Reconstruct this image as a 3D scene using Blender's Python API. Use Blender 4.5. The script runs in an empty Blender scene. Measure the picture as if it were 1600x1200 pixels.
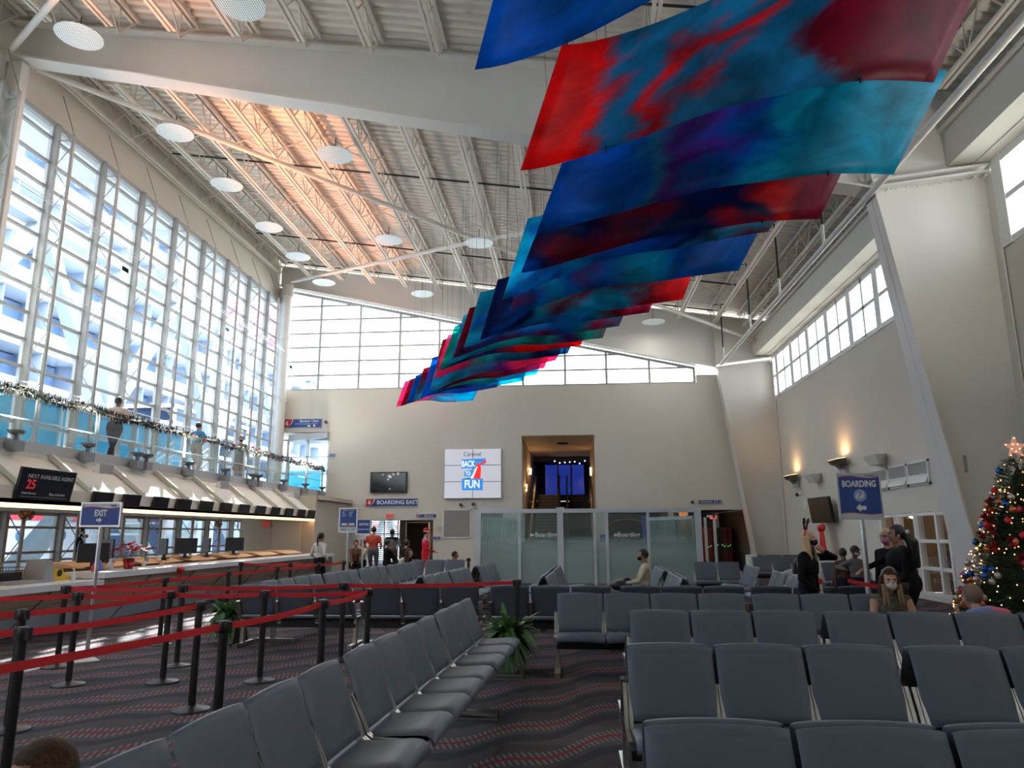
import bpy, math, random
import numpy as np
from mathutils import Vector, Matrix
C = bpy.context.scene.collection
SC = bpy.context.scene
PI = math.pi
rnd = random.Random(7)

# ---------------------------------------------------------------- camera
CAM_F, CAM_YAW, CAM_PITCH, CAM_ROLL, CAM_H = 1127.76, .0816583, .2040122, -.0033889, 1.62
def cam_axes():
    cy, sy, cp, sp = math.cos(CAM_YAW), math.sin(CAM_YAW), math.cos(CAM_PITCH), math.sin(CAM_PITCH)
    f = Vector((-sy*cp, cy*cp, sp)); r = Vector((cy, sy, 0)); u = r.cross(f)
    cr, sr = math.cos(CAM_ROLL), math.sin(CAM_ROLL)
    return r*cr + u*sr, u*cr - r*sr, f
AX_R, AX_U, AX_F = cam_axes()
cd = bpy.data.cameras.new('camera'); cam = bpy.data.objects.new('camera', cd); C.objects.link(cam)
cd.sensor_width = 36; cd.lens = 36*CAM_F/1600; cd.clip_start = .05; cd.clip_end = 800
M = Matrix((AX_R, AX_U, -AX_F)).transposed().to_4x4(); M.translation = (0, 0, CAM_H)
cam.matrix_world = M; SC.camera = cam
def at(px, py, X=None, Y=None, Z=None):
    """point of a real plane (X, Y or Z = const) measured off the photograph"""
    d = AX_R*((px-800)/CAM_F) - AX_U*((py-600)/CAM_F) + AX_F
    t = X/d.x if X is not None else Y/d.y if Y is not None else (Z-CAM_H)/d.z
    return Vector((0, 0, CAM_H)) + d*t

# ---------------------------------------------------------------- light
SC.view_settings.view_transform = 'Standard'; SC.view_settings.look = 'None'
SC.view_settings.exposure = 1.5; SC.view_settings.gamma = 1; SC.view_settings.use_curve_mapping = False
cy_ = SC.cycles
cy_.use_denoising = True; cy_.use_adaptive_sampling = True; cy_.adaptive_threshold = .03
cy_.max_bounces = 9; cy_.diffuse_bounces = 5; cy_.glossy_bounces = 3; cy_.transmission_bounces = 4
cy_.transparent_max_bounces = 24; cy_.sample_clamp_indirect = 6; cy_.caustics_reflective = False; cy_.caustics_refractive = False
cy_.blur_glossy = 1.0
w = bpy.data.worlds.new('world'); SC.world = w; w.use_nodes = True
nt = w.node_tree; N = nt.nodes; N.clear()
def nn(nt, t, **k):
    n = nt.nodes.new(t)
    for a, v in k.items(): setattr(n, a, v)
    return n
tc = nn(nt, 'ShaderNodeTexCoord'); mp = nn(nt, 'ShaderNodeMapping'); mp.inputs['Scale'].default_value = (1, 1, 2.6)
no = nn(nt, 'ShaderNodeTexNoise'); no.inputs['Scale'].default_value = 2.6; no.inputs['Detail'].default_value = 7; no.inputs['Roughness'].default_value = .55
cr = nn(nt, 'ShaderNodeValToRGB'); cr.color_ramp.elements[0].position = .36; cr.color_ramp.elements[1].position = .50
cr.color_ramp.elements[0].color = (.30, .52, .90, 1); cr.color_ramp.elements[1].color = (.97, .99, 1.0, 1)
bg = nn(nt, 'ShaderNodeBackground'); bg.inputs['Strength'].default_value = 3.2
wo = nn(nt, 'ShaderNodeOutputWorld')
nt.links.new(tc.outputs['Generated'], mp.inputs[0]); nt.links.new(mp.outputs[0], no.inputs[0]); nt.links.new(no.outputs[0], cr.inputs[0])
nt.links.new(cr.outputs[0], bg.inputs[0]); nt.links.new(bg.outputs[0], wo.inputs[0])
def lamp(kind, name, loc, rot=(0, 0, 0), energy=1, color=(1, 1, 1), **k):
    l = bpy.data.lights.new(name, kind); l.energy = energy; l.color = color
    for a, v in k.items(): setattr(l, a, v)
    o = bpy.data.objects.new(name, l); C.objects.link(o); o.location = loc; o.rotation_euler = rot
    return o
SUN_DIR = Vector((1, -1.75, -1.42)).normalized()      # from behind the far left corner, over the ship
sun = lamp('SUN', 'sun', (-40, 60, 40), energy=14, color=(1, .95, .86), angle=.01)
sun.rotation_euler = SUN_DIR.to_track_quat('-Z', 'Y').to_euler()
# fixture lamps are built further down, with added fill under the ceiling discs

# ---------------------------------------------------------------- materials
MATS = {}
def mat(name, col=(.8, .8, .8), rough=.6, metal=0, emit=None, estr=0, noise=0, nscale=8, bump=0, bscale=60, spec=.5, alpha=None, coat=0, trans=0):
    if name in MATS: return MATS[name]
    m = bpy.data.materials.new(name); m.use_nodes = True; nt = m.node_tree; b = nt.nodes['Principled BSDF']
    b.inputs['Base Color'].default_value = (*col, 1); b.inputs['Roughness'].default_value = rough; b.inputs['Metallic'].default_value = metal
    b.inputs['Specular IOR Level'].default_value = spec; b.inputs['Coat Weight'].default_value = coat
    m.diffuse_color = (*col, 1)
    if emit: b.inputs['Emission Color'].default_value = (*emit, 1); b.inputs['Emission Strength'].default_value = estr
    if trans:
        tr = nn(nt, 'ShaderNodeBsdfTranslucent'); tr.inputs[0].default_value = (*col, 1); mx = nn(nt, 'ShaderNodeMixShader'); mx.inputs[0].default_value = trans
        out = nt.nodes['Material Output']; nt.links.new(b.outputs[0], mx.inputs[1]); nt.links.new(tr.outputs[0], mx.inputs[2]); nt.links.new(mx.outputs[0], out.inputs[0])
    tc = nn(nt, 'ShaderNodeTexCoord')
    if noise:
        n = nn(nt, 'ShaderNodeTexNoise'); n.inputs['Scale'].default_value = nscale; n.inputs['Detail'].default_value = 5
        mr = nn(nt, 'ShaderNodeMapRange'); mr.inputs[3].default_value = 1-noise; mr.inputs[4].default_value = 1+noise
        hs = nn(nt, 'ShaderNodeHueSaturation'); hs.inputs['Color'].default_value = (*col, 1)
        nt.links.new(tc.outputs['Object'], n.inputs[0]); nt.links.new(n.outputs[0], mr.inputs[0]); nt.links.new(mr.outputs[0], hs.inputs['Value'])
        nt.links.new(hs.outputs[0], b.inputs['Base Color'])
    if bump:
        n2 = nn(nt, 'ShaderNodeTexNoise'); n2.inputs['Scale'].default_value = bscale; n2.inputs['Detail'].default_value = 4
        bp = nn(nt, 'ShaderNodeBump'); bp.inputs['Strength'].default_value = bump; bp.inputs['Distance'].default_value = .01
        nt.links.new(tc.outputs['Object'], n2.inputs[0]); nt.links.new(n2.outputs[0], bp.inputs['Height']); nt.links.new(bp.outputs[0], b.inputs['Normal'])
    MATS[name] = m; return m
def glass(name, tint=(.9, .96, .98), refl=.12, frost=0.0, fcol=(.75, .88, .86)):
    if name in MATS: return MATS[name]
    m = bpy.data.materials.new(name); m.use_nodes = True; nt = m.node_tree; nt.nodes.clear()
    t = nn(nt, 'ShaderNodeBsdfTransparent'); t.inputs[0].default_value = (*tint, 1)
    g = nn(nt, 'ShaderNodeBsdfGlossy'); g.inputs['Roughness'].default_value = .02
    fr = nn(nt, 'ShaderNodeFresnel'); fr.inputs[0].default_value = 1.45; mu = nn(nt, 'ShaderNodeMath', operation='MULTIPLY'); mu.inputs[1].default_value = refl*8
    cl = nn(nt, 'ShaderNodeMath', operation='MINIMUM'); cl.inputs[1].default_value = .6
    mx = nn(nt, 'ShaderNodeMixShader'); o = nn(nt, 'ShaderNodeOutputMaterial')
    L = nt.links.new; L(fr.outputs[0], mu.inputs[0]); L(mu.outputs[0], cl.inputs[0]); L(cl.outputs[0], mx.inputs[0]); L(t.outputs[0], mx.inputs[1]); L(g.outputs[0], mx.inputs[2])
    last = mx
    if frost:
        d = nn(nt, 'ShaderNodeBsdfDiffuse'); d.inputs[0].default_value = (*fcol, 1); tr = nn(nt, 'ShaderNodeBsdfTranslucent'); tr.inputs[0].default_value = (*fcol, 1)
        ma = nn(nt, 'ShaderNodeMixShader'); ma.inputs[0].default_value = .5; mb = nn(nt, 'ShaderNodeMixShader'); mb.inputs[0].default_value = frost
        L(d.outputs[0], ma.inputs[1]); L(tr.outputs[0], ma.inputs[2]); L(last.outputs[0], mb.inputs[1]); L(ma.outputs[0], mb.inputs[2]); last = mb
    L(last.outputs[0], o.inputs[0]); MATS[name] = m; return m
WALL = mat('warm_grey_wall_paint', (.66, .625, .54), .75, noise=.03, nscale=.7)
WALLR = WALL
STEEL = mat('white_steel_paint', (.70, .67, .62), .45)
MULL = mat('grey_white_mullion', (.40, .40, .38), .4)
DECK = mat('painted_roof_deck', (.74, .70, .63), .6, noise=.05, nscale=2)
JOIST = mat('joist_paint', (.70, .65, .58), .5)
BLACKPIPE = mat('black_pipe', (.015, .015, .015), .5)
CHROME = mat('polished_aluminium', (.52, .51, .49), .3, metal=1)
VINYL = mat('slate_blue_vinyl', (.088, .107, .142), .46, bump=.12, bscale=220, spec=.5)
BLACKM = mat('black_metal', (.012, .012, .014), .4)
BLACKP = mat('black_plastic', (.012, .012, .013), .45)
RED = mat('red_webbing', (.62, .012, .016), .6)
WHITE = mat('white_paint', (.78, .78, .76), .5)
SILVER = mat('silver_frame', (.62, .63, .65), .3, metal=.8)
GLASS = glass('window_glass', (.90, .96, .98), .08)

# ---------------------------------------------------------------- mesh builder
class MB:
    def __init__(s): s.v = []; s.f = []; s.m = []; s.s = []
    def add(s, vs, fs, mi=0, smooth=False):
        o = len(s.v); s.v += [tuple(v) for v in vs]
        for f in fs: s.f.append([i+o for i in f]); s.m.append(mi); s.s.append(smooth)
        return s
    def hexa(s, p, mi=0):   # 8 pts: bottom 4 ccw, top 4 ccw
        return s.add(p, [(3, 2, 1, 0), (4, 5, 6, 7), (0, 1, 5, 4), (1, 2, 6, 5), (2, 3, 7, 6), (3, 0, 4, 7)], mi)
    def box(s, a, b, mi=0, rz=0, piv=None):
        x0, y0, z0 = [min(a[i], b[i]) for i in range(3)]; x1, y1, z1 = [max(a[i], b[i]) for i in range(3)]
        p = [(x0, y0, z0), (x1, y0, z0), (x1, y1, z0), (x0, y1, z0), (x0, y0, z1), (x1, y0, z1), (x1, y1, z1), (x0, y1, z1)]
        if rz:
            cx, cy = piv if piv else ((x0+x1)/2, (y0+y1)/2); c, n = math.cos(rz), math.sin(rz)
            p = [(cx+(x-cx)*c-(y-cy)*n, cy+(x-cx)*n+(y-cy)*c, z) for x, y, z in p]
        return s.hexa(p, mi)
    def cbox(s, c, d, mi=0, rz=0): return s.box([c[i]-d[i]/2 for i in range(3)], [c[i]+d[i]/2 for i in range(3)], mi, rz)
    def bar(s, p0, p1, w, h, mi=0, up=(0, 0, 1)):     # rectangular bar from p0 to p1
        p0, p1 = Vector(p0), Vector(p1); d = (p1-p0).normalized(); u = Vector(up)
        if abs(d.dot(u)) > .98: u = Vector((0, 1, 0)) if abs(d.y) < .9 else Vector((1, 0, 0))
        r = d.cross(u).normalized(); u = r.cross(d)
        q = [(-w/2, -h/2), (w/2, -h/2), (w/2, h/2), (-w/2, h/2)]
        a = [p0+r*x+u*y for x, y in q]; b = [p1+r*x+u*y for x, y in q]
        return s.add(a+b, [(0, 1, 2, 3), (7, 6, 5, 4), (0, 4, 5, 1), (1, 5, 6, 2), (2, 6, 7, 3), (3, 7, 4, 0)], mi)
    def tube(s, p0, p1, r, n=10, mi=0, r1=None, cap=True):
        p0, p1 = Vector(p0), Vector(p1); d = (p1-p0).normalized(); r1 = r if r1 is None else r1
        u = Vector((0, 0, 1)) if abs(d.z) < .95 else Vector((1, 0, 0)); a = d.cross(u).normalized(); b = d.cross(a)
        cs = [(math.cos(2*PI*i/n), math.sin(2*PI*i/n)) for i in range(n)]
        vs = [p0+(a*c+b*q)*r for c, q in cs]+[p1+(a*c+b*q)*r1 for c, q in cs]
        s.add(vs, [(i, (i+1) % n, n+(i+1) % n, n+i) for i in range(n)], mi, True)
        if cap: s.add(vs, [tuple(range(n))[::-1], tuple(range(n, 2*n))], mi)
        return s
    def path(s, pts, r, n=8, mi=0):
        for a, b in zip(pts, pts[1:]): s.tube(a, b, r, n, mi)
        for p in pts[1:-1]: s.ball(p, r, 6, 5, mi)
        return s
    def ball(s, c, r, n=12, m=8, mi=0, sc=(1, 1, 1)):
        vs = [(c[0], c[1], c[2]-r*sc[2])]
        for j in range(1, m):
            t = PI*j/m-PI/2
            for i in range(n):
                a = 2*PI*i/n; vs.append((c[0]+r*sc[0]*math.cos(t)*math.cos(a), c[1]+r*sc[1]*math.cos(t)*math.sin(a), c[2]+r*sc[2]*math.sin(t)))
        vs.append((c[0], c[1], c[2]+r*sc[2])); fs = []
        for i in range(n):
            k = (i+1) % n; fs.append((0, 1+k, 1+i)); fs.append((len(vs)-1, 1+(m-2)*n+i, 1+(m-2)*n+k))
            for j in range(m-2): fs.append((1+j*n+i, 1+j*n+k, 1+(j+1)*n+k, 1+(j+1)*n+i))
        return s.add(vs, fs, mi, True)
    def lathe(s, c, prof, n=20, mi=0, smooth=True):   # prof: [(r, z)]
        vs = []; fs = []
        for r, z in prof:
            for i in range(n): a = 2*PI*i/n; vs.append((c[0]+r*math.cos(a), c[1]+r*math.sin(a), c[2]+z))
        for j in range(len(prof)-1):
            for i in range(n): k = (i+1) % n; fs.append((j*n+i, j*n+k, (j+1)*n+k, (j+1)*n+i))
        s.add(vs, fs, mi, smooth)
        if prof[0][0] > 1e-4: s.add(vs[:n], [tuple(range(n))[::-1]], mi)
        if prof[-1][0] > 1e-4: s.add(vs[-n:], [tuple(range(n))], mi)
        return s
    def prism(s, poly, p0, ax, ay, az, th, mi=0):     # 2-D polygon placed at p0 in plane (ax, ay), thickness along az
        p0, ax, ay, az = map(Vector, (p0, ax, ay, az)); n = len(poly)
        a = [p0+ax*x+ay*y for x, y in poly]; b = [q+az*th for q in a]
        return s.add(a+b, [tuple(range(n))[::-1], tuple(range(n, 2*n))]+[(i, (i+1) % n, n+(i+1) % n, n+i) for i in range(n)], mi)
    def build(s, name, mats, parent=None, loc=None, rz=0, **kw):
        me = bpy.data.meshes.new(name); me.from_pydata(s.v, [], s.f)
        if not isinstance(mats, (list, tuple)): mats = [mats]
        for m in mats: me.materials.append(m)
        if len(mats) > 1: me.polygons.foreach_set('material_index', s.m)
        me.polygons.foreach_set('use_smooth', s.s); me.update()
        o = bpy.data.objects.new(name, me); C.objects.link(o)
        if parent: o.parent = parent
        if loc is not None: o.location = loc
        if rz: o.rotation_euler = (0, 0, rz)
        for k, v in kw.items(): o[k] = v
        return o
def rooms(name, boxes, m):
    for a, b in boxes: struct(name, MB().box(a, b), m)
def tag(o, label, cat, group=None, kind=None):
    o['label'] = label; o['category'] = cat
    if group: o['group'] = group
    if kind: o['kind'] = kind
    return o
def thing(name, label, cat, loc=(0, 0, 0), rz=0, group=None):
    o = bpy.data.objects.new(name, None); C.objects.link(o); o.location = loc; o.rotation_euler = (0, 0, rz); o.empty_display_size = .2
    return tag(o, label, cat, group)
def struct(name, mb, m, parent=None, **k):
    o = mb.build(name, m, parent, **k)
    if not parent: o['kind'] = 'structure'
    return o
def children_map():
    d = {}
    for o in C.objects:
        if o.parent: d.setdefault(o.parent.name, []).append(o)
    return d
def dup(root, loc, rz, label=None, group=None):
    def rec(o, par):
        c = o.copy(); C.objects.link(c); c.parent = par
        for ch in KIDS.get(o.name, []): rec(ch, c)
        return c
    r = rec(root, None); r.location = loc; r.rotation_euler = (0, 0, rz)
    if label: r['label'] = label
    if group: r['group'] = group
    return r
KIDS = {}
def register(root):
    for o in list(C.objects):
        p = o.parent
        while p:
            if p == root: KIDS.setdefault(o.parent.name, []).append(o) if o not in KIDS.get(o.parent.name, []) else None; break
            p = p.parent
def text(s, size, m, parent, loc, rot=(PI/2, 0, 0), name='lettering', align='CENTER', bold=0, ext=.002, sx=1):
    c = bpy.data.curves.new(name, 'FONT'); c.body = s; c.size = size; c.align_x = align; c.align_y = 'CENTER'; c.extrude = ext; c.offset = bold
    c.resolution_u = 3
    c.materials.append(m); o = bpy.data.objects.new(name, c); C.objects.link(o)
    dg = bpy.context.evaluated_depsgraph_get(); me = bpy.data.meshes.new_from_object(o.evaluated_get(dg)); bpy.data.objects.remove(o)
    me.name = name; o = bpy.data.objects.new(name, me); C.objects.link(o)
    o.parent = parent; o.location = loc; o.rotation_euler = rot; o.scale = (sx, 1, 1)
    return o
ORD = ['first', 'second', 'third', 'fourth', 'fifth', 'sixth', 'seventh', 'eighth', 'ninth', 'tenth', 'eleventh', 'twelfth', 'thirteenth', 'fourteenth', 'fifteenth', 'sixteenth', 'seventeenth', 'eighteenth', 'nineteenth', 'twentieth']
# ================================================================ SHELL
XL, XR, YF, YB = -13.2, 8.6, 31.0, -9.0
def roofz(x): return 12.0-.15*x           # underside of the deck
def girz(x): return 9.9-.222*x            # underside of the tapered girders

# carpet
def carpet():
    m = bpy.data.materials.new('patterned_carpet'); m.use_nodes = True; nt = m.node_tree; L = nt.links.new; b = nt.nodes['Principled BSDF']
    b.inputs['Roughness'].default_value = .95; b.inputs['Specular IOR Level'].default_value = .1
    tc = nn(nt, 'ShaderNodeTexCoord'); sp = nn(nt, 'ShaderNodeSeparateXYZ'); L(tc.outputs['Object'], sp.inputs[0])
    def mth(op, a, b_=None, c=None):
        n = nn(nt, 'ShaderNodeMath', operation=op)
        for i, q in enumerate((a, b_, c)):
            if q is None: continue
            if isinstance(q, (int, float)): n.inputs[i].default_value = q
            else: L(q, n.inputs[i])
        return n.outputs[0]
    x, y = sp.outputs[0], sp.outputs[1]
    # meandering line: slope plus soft steps
    s1 = mth('SINE', mth('MULTIPLY', x, 8.6)); s2 = mth('SINE', mth('ADD', mth('MULTIPLY', x, 2.1), mth('MULTIPLY', y, .8)))
    off = mth('ADD', mth('MULTIPLY', s1, .095), mth('MULTIPLY', s2, .06))
    v = mth('SUBTRACT', mth('SUBTRACT', y, mth('MULTIPLY', x, .92)), off)
    fr = mth('FRACT', mth('DIVIDE', v, .94))
    line = mth('LESS_THAN', mth('ABSOLUTE', mth('SUBTRACT', fr, .5)), .036)
    near = mth('LESS_THAN', mth('ABSOLUTE', mth('SUBTRACT', fr, .5)), .17)
    # herringbone hatch beside the line
    ht = mth('LESS_THAN', mth('FRACT', mth('MULTIPLY', mth('ADD', x, mth('MULTIPLY', y, .35)), 19)), .42)
    ht2 = mth('LESS_THAN', mth('FRACT', mth('MULTIPLY', mth('SUBTRACT', y, mth('MULTIPLY', off, 1.6)), 26)), .4)
    n1 = nn(nt, 'ShaderNodeTexNoise'); n1.inputs['Scale'].default_value = 240; L(tc.outputs['Object'], n1.inputs[0])
    # tile squares of 0.6 m differ slightly
    ck = nn(nt, 'ShaderNodeTexWhiteNoise'); ck.noise_dimensions = '2D'; vm = nn(nt, 'ShaderNodeVectorMath', operation='FLOOR'); vs = nn(nt, 'ShaderNodeVectorMath', operation='DIVIDE'); vs.inputs[1].default_value = (.61, .61, 1)
    L(tc.outputs['Object'], vs.inputs[0]); L(vs.outputs[0], vm.inputs[0]); L(vm.outputs[0], ck.inputs[0])
    def mix(f, a, b_):
        n = nn(nt, 'ShaderNodeMix', data_type='RGBA')
        if isinstance(f, (int, float)): n.inputs[0].default_value = f
        else: L(f, n.inputs[0])
        for i, q in ((6, a), (7, b_)):
            if isinstance(q, tuple): n.inputs[i].default_value = (*q, 1)
            else: L(q, n.inputs[i])
        return n.outputs[2]
    base = mix(ck.outputs[0], (.078, .070, .076), (.118, .106, .110))
    navy = mth('MULTIPLY', mth('LESS_THAN', fr, .22), 1.0)
    base = mix(mth('MULTIPLY', navy, .8), base, (.042, .047, .070))
    base = mix(mth('MULTIPLY', mth('MULTIPLY', ht2, .25), 1.0), base, (.024, .024, .030))
    base = mix(mth('MULTIPLY', mth('MULTIPLY', near, ht), .62), base, (.29, .29, .30))
    base = mix(mth('MULTIPLY', line, .92), base, (.30, .022, .032))
    base = mix(mth('MULTIPLY', n1.outputs[0], .35), base, (.09, .08, .085))
    L(base, b.inputs['Base Color']); bp = nn(nt, 'ShaderNodeBump'); bp.inputs['Strength'].default_value = .4; bp.inputs['Distance'].default_value = .01
    L(n1.outputs[0], bp.inputs['Height']); L(bp.outputs[0], b.inputs['Normal']); return m
struct('floor', MB().box((XL-.4, YB, -.3), (XR+.4, 46, 0)), carpet())

# roof deck: corrugated sheet following the single slope
g = MB(); y = YB; k = 0; prof = []
while y < YF+.6:
    for dy, dz in ((0, 0), (.10, 0), (.13, .07), (.22, .07), (.25, 0)): prof.append((y+dy, dz))
    y += .25
vs = []
for yy, dz in prof: vs += [(XL-1.2, yy, roofz(XL-1.2)+dz), (XR+1.4, yy, roofz(XR+1.4)+dz)]
g.add(vs, [(2*i, 2*i+1, 2*i+3, 2*i+2) for i in range(len(prof)-1)])
g.hexa([(XL-1.2, YB, roofz(XL-1.2)+.08), (XR+1.4, YB, roofz(XR+1.4)+.08), (XR+1.4, YF+.6, roofz(XR+1.4)+.08), (XL-1.2, YF+.6, roofz(XL-1.2)+.08),
        (XL-1.2, YB, roofz(XL-1.2)+.4), (XR+1.4, YB, roofz(XR+1.4)+.4), (XR+1.4, YF+.6, roofz(XR+1.4)+.4), (XL-1.2, YF+.6, roofz(XL-1.2)+.4)])
struct('ceiling', g, DECK)

# far wall with its openings (y = 31)
def wall_cells(xs, zs, hole, fn):
    for i in range(len(xs)-1):
        for j in range(len(zs)-1):
            if not hole((xs[i]+xs[i+1])/2, (zs[j]+zs[j+1])/2): fn(xs[i], xs[i+1], zs[j], zs[j+1])
holes = [(-13.2, -10.66, 3.35, 6.05), (-10.3, -5.93, 0, 2.19), (-2.13, 1.0, 0, 5.76), (1.49, 4.0, 0, 2.55), (4.2, 7.3, 0, 2.55), (-12.6, -10.66, 0, 2.15)]
g = MB()
xs = sorted({XL, XR} | {h[0] for h in holes} | {h[1] for h in holes}); zs = sorted({0, 7.95} | {h[2] for h in holes} | {h[3] for h in holes})
wall_cells(xs, zs, lambda x, z: any(h[0] < x < h[1] and h[2] < z < h[3] for h in holes), lambda a, b, c, d: g.box((a, YF, c), (b, YF+.35, d)))
g.box((5.45, YF, 7.95), (XR, YF+.35, 8.3))
struct('wall_far', g, WALL)
# gable window of the far wall
g = MB(); gl = MB(); T = []
mx = [-13.12, -11.3, -9.45, -7.6, -5.8, -3.95, -2.05, -.2, 1.6, 3.45, 5.36]
def gtop(x): return girz(x)-.06
for x in mx: g.box((x-.05, YF-.02, 7.95), (x+.05, YF+.14, gtop(x)))
for k in range(8):
    z = 7.98+.655*k; x1 = min(5.36, (9.84-z)/.222)
    if x1 > XL: g.box((XL, YF+.02, z-.035), (x1, YF+.12, z+.035))
g.bar((XL, YF+.06, gtop(XL)-.05), (5.4, YF+.06, gtop(5.4)-.05), .14, .12)
struct('window_2', g, MULL)
gl.add([(XL, YF+.08, 7.95), (5.4, YF+.08, 7.95), (5.4, YF+.08, gtop(5.4)), (XL, YF+.08, gtop(XL))], [(0, 1, 2, 3)])
p = gl.build('window_pane', GLASS, bpy.data.objects['window_2'])

# right wall with clerestory windows
g = MB(); g.box((XR, YB, 0), (XR+.3, 17.6, 7.15)); g.box((XR, 17.6, 2.1), (XR+.3, 21.4, 7.15)); g.box((XR, 21.4, 0), (XR+.3, YF+.35, 7.15)); g.box((XR, 17.6, 0), (XR+.3, 21.4, .12))
g.box((XR, YB, 8.95), (XR+.3, YF+.35, 10.9))
struct('wall_right', g, WALLR)
g = MB(); gl = MB()
yy = 30.0; bays = []
while yy > -8:
    bays.append(yy); yy -= 2.0
for y0 in bays:
    g.box((XR-.04, y0-.16, 7.1), (XR+.25, y0+.16, 8.98))
    g.box((XR-.02, y0-1.05, 7.15), (XR+.12, y0-.95, 8.95))
g.box((XR-.02, YB, 7.1), (XR+.14, YF, 7.24)); g.box((XR-.02, YB, 8.0), (XR+.12, YF, 8.1)); g.box((XR-.02, YB, 8.82), (XR+.14, YF, 8.98))
struct('window_3', g, WHITE)
gl.add([(XR+.06, YB, 7.1), (XR+.06, YF, 7.1), (XR+.06, YF, 9), (XR+.06, YB, 9)], [(0, 1, 2, 3)]).build('window_pane', GLASS, bpy.data.objects['window_3'])
# boxed fascia above the clerestory
g = MB(); g.box((XR-.75, YB, 9.0), (XR, YF-.2, 9.75)); g.box((XR-.85, YB, 9.75), (XR, YF-.2, 9.83)); g.box((XR-.28, YB, 8.98), (XR, YF-.2, 9.06))
struct('trim_1', g, WALL)
# back wall behind the viewer, with a tall window band so daylight reaches the seats from behind too
g = MB(); g.box((XL-.4, YB-.3, 0), (XR+.3, YB, 4.2)); g.box((XL-.4, YB-.3, 6.4), (XR+.3, YB, 14.2))
g.box((XL-.4, YB-.3, 4.2), (XR+.3, YB, 6.4))
struct('wall_back', g, WALL)

# left glass wall (x = -13.2): sill, fascia, mullions, transoms, panes
g = MB(); g.box((XL-.35, YB, 12.05), (XL-.05, YF, 14.1)); g.box((XL-.35, YB, 3.05), (XL-.05, YF, 3.32)); g.box((XL-.3, YB, 0), (XL-.05, YF, .35)); g.box((XL-.35, YB, 2.15), (XL-.05, YF, 2.4))
struct('wall_left', g, WALL)
g = MB(); MY = [16.0+1.9*k for k in range(-13, 8)]
for z in [3.6+.67*k for k in range(13)]: g.box((XL-.05, YB, z-.035), (XL+.04, YF, z+.035))
for z in (.4, 1.0, 1.2, 1.8, 2.12): g.box((XL-.05, YB, z-.03), (XL+.03, YF, z+.03))
g.box((XL-.07, YB, 11.96), (XL+.06, YF, 12.1)); g.box((XL-.07, YB, 3.3), (XL+.06, YF, 3.42))
win = struct('window_1', g, MULL)
MB().add([(XL-.02, YB, .3), (XL-.02, YF, .3), (XL-.02, YF, 12.06), (XL-.02, YB, 12.06)], [(0, 1, 2, 3)]).build('window_pane', glass('blue_glass', (.86, .95, 1.0), .06), win)
for y in MY:
    m_ = MB().box((XL-.09, y-.05, .3), (XL+.16, y+.05, 12.06)).box((XL-.06, y-.10, .3), (XL+.02, y-.05, 12.06), 1).box((XL-.06, y+.05, .3), (XL+.02, y+.10, 12.06), 1)
    m_.build('mullion', [MULL, WHITE], win)
# inboard chord truss behind every mullion
tr = None
ys = [y for y in MY if y > 6.2]
for i, y in enumerate(ys):
    lab = 'slim pipe truss stiffening the glass wall, %s from the near end' % ORD[i]
    if tr is None:
        t = MB(); xc = .55
        t.tube((xc, 0, .1), (xc, 0, 11.75), .045, 8); z = .3; k = 0
        while z < 11.5:
            t.tube((.1 if k % 2 else xc, 0, z), (xc if k % 2 else .1, 0, z+.62), .013, 5); z += .62; k += 1
        t.tube((xc, 0, 11.75), (.1, 0, 12.9), .016, 5); t.tube((xc, 0, 11.6), (.1, 0, 11.6), .016, 5)
        tr = t.build('window_truss', mat('brushed_pipe', (.38, .36, .33), .35, metal=.3), loc=(XL, y, 0)); tag(tr, lab, 'window truss', 'pipe trusses along the glass wall')
    else:
        c = tr.copy(); C.objects.link(c); c.location = (XL, y, 0); c['label'] = lab
# tension rods running along the glass wall
for i, z in enumerate((5.0, 7.4, 9.6)):
    t = MB().tube((XL+.55, YB, z), (XL+.55, YF, z), .012, 5).tube((XL+.5, YB, z+.12), (XL+.5, YF, z+.12), .008, 5)
    tag(t.build('tension_rod', SILVER), 'thin steel rods running along the glass wall, %s level' % ('lowest', 'middle', 'highest')[i], 'tension rod', 'rods along the glass wall')

# balcony: slab, curb, slanted bulkhead and soffit
BX = -10.8
g = MB(); g.box((XL, YB, 3.05), (BX, YF, 3.35)); g.box((BX-.12, YB, 3.16), (BX+.03, YF, 3.45))
struct('trim_2', g, mat('balcony_grey', (.50, .50, .49), .5))
g = MB(); g.hexa([(-10.78, YB, 3.0), (-10.70, YB, 3.0), (-10.70, 27.6, 3.0), (-10.78, 27.6, 3.0), (-10.78, YB, 3.22), (-10.70, YB, 3.22), (-10.70, 27.6, 3.22), (-10.78, 27.6, 3.22)])
# slanted panel bays with recessed ribs
a0, a1 = (-10.72, 3.14), (-9.78, 2.45)
g.hexa([(a1[0]-.5, YB, a1[1]), (a1[0], YB, a1[1]), (a1[0], 27.0, a1[1]), (a1[0]-.5, 27.0, a1[1]), (a0[0]-.3, YB, a0[1]), (a0[0], YB, a0[1]), (a0[0], 27.0, a0[1]), (a0[0]-.3, 27.0, a0[1])])
g.box((-10.3, YB, 2.17), (-9.72, 27.0, 2.47)); g.box((XL, YB, 2.17), (-9.72, 27.0, 2.25))
struct('trim_3', g, WALL)
for i in range(10):
    y = 8.3+1.9*i
    t = MB().prism([(0, 0), (.98, -.72), (.98, -.62), (.1, .06), (-.05, .06)], (-10.74, y, 3.18), (1, 0, 0), (0, 0, 1), (0, 1, 0), .08)
    tag(t.build('bulkhead_rib', WALL), 'tapered rib on the slanted bulkhead under the balcony, %s from the near end' % ORD[i], 'rib', 'ribs on the balcony bulkhead')
g = MB().box((-9.9, YB, 2.1), (-9.7, 27.0, 2.17))
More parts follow.
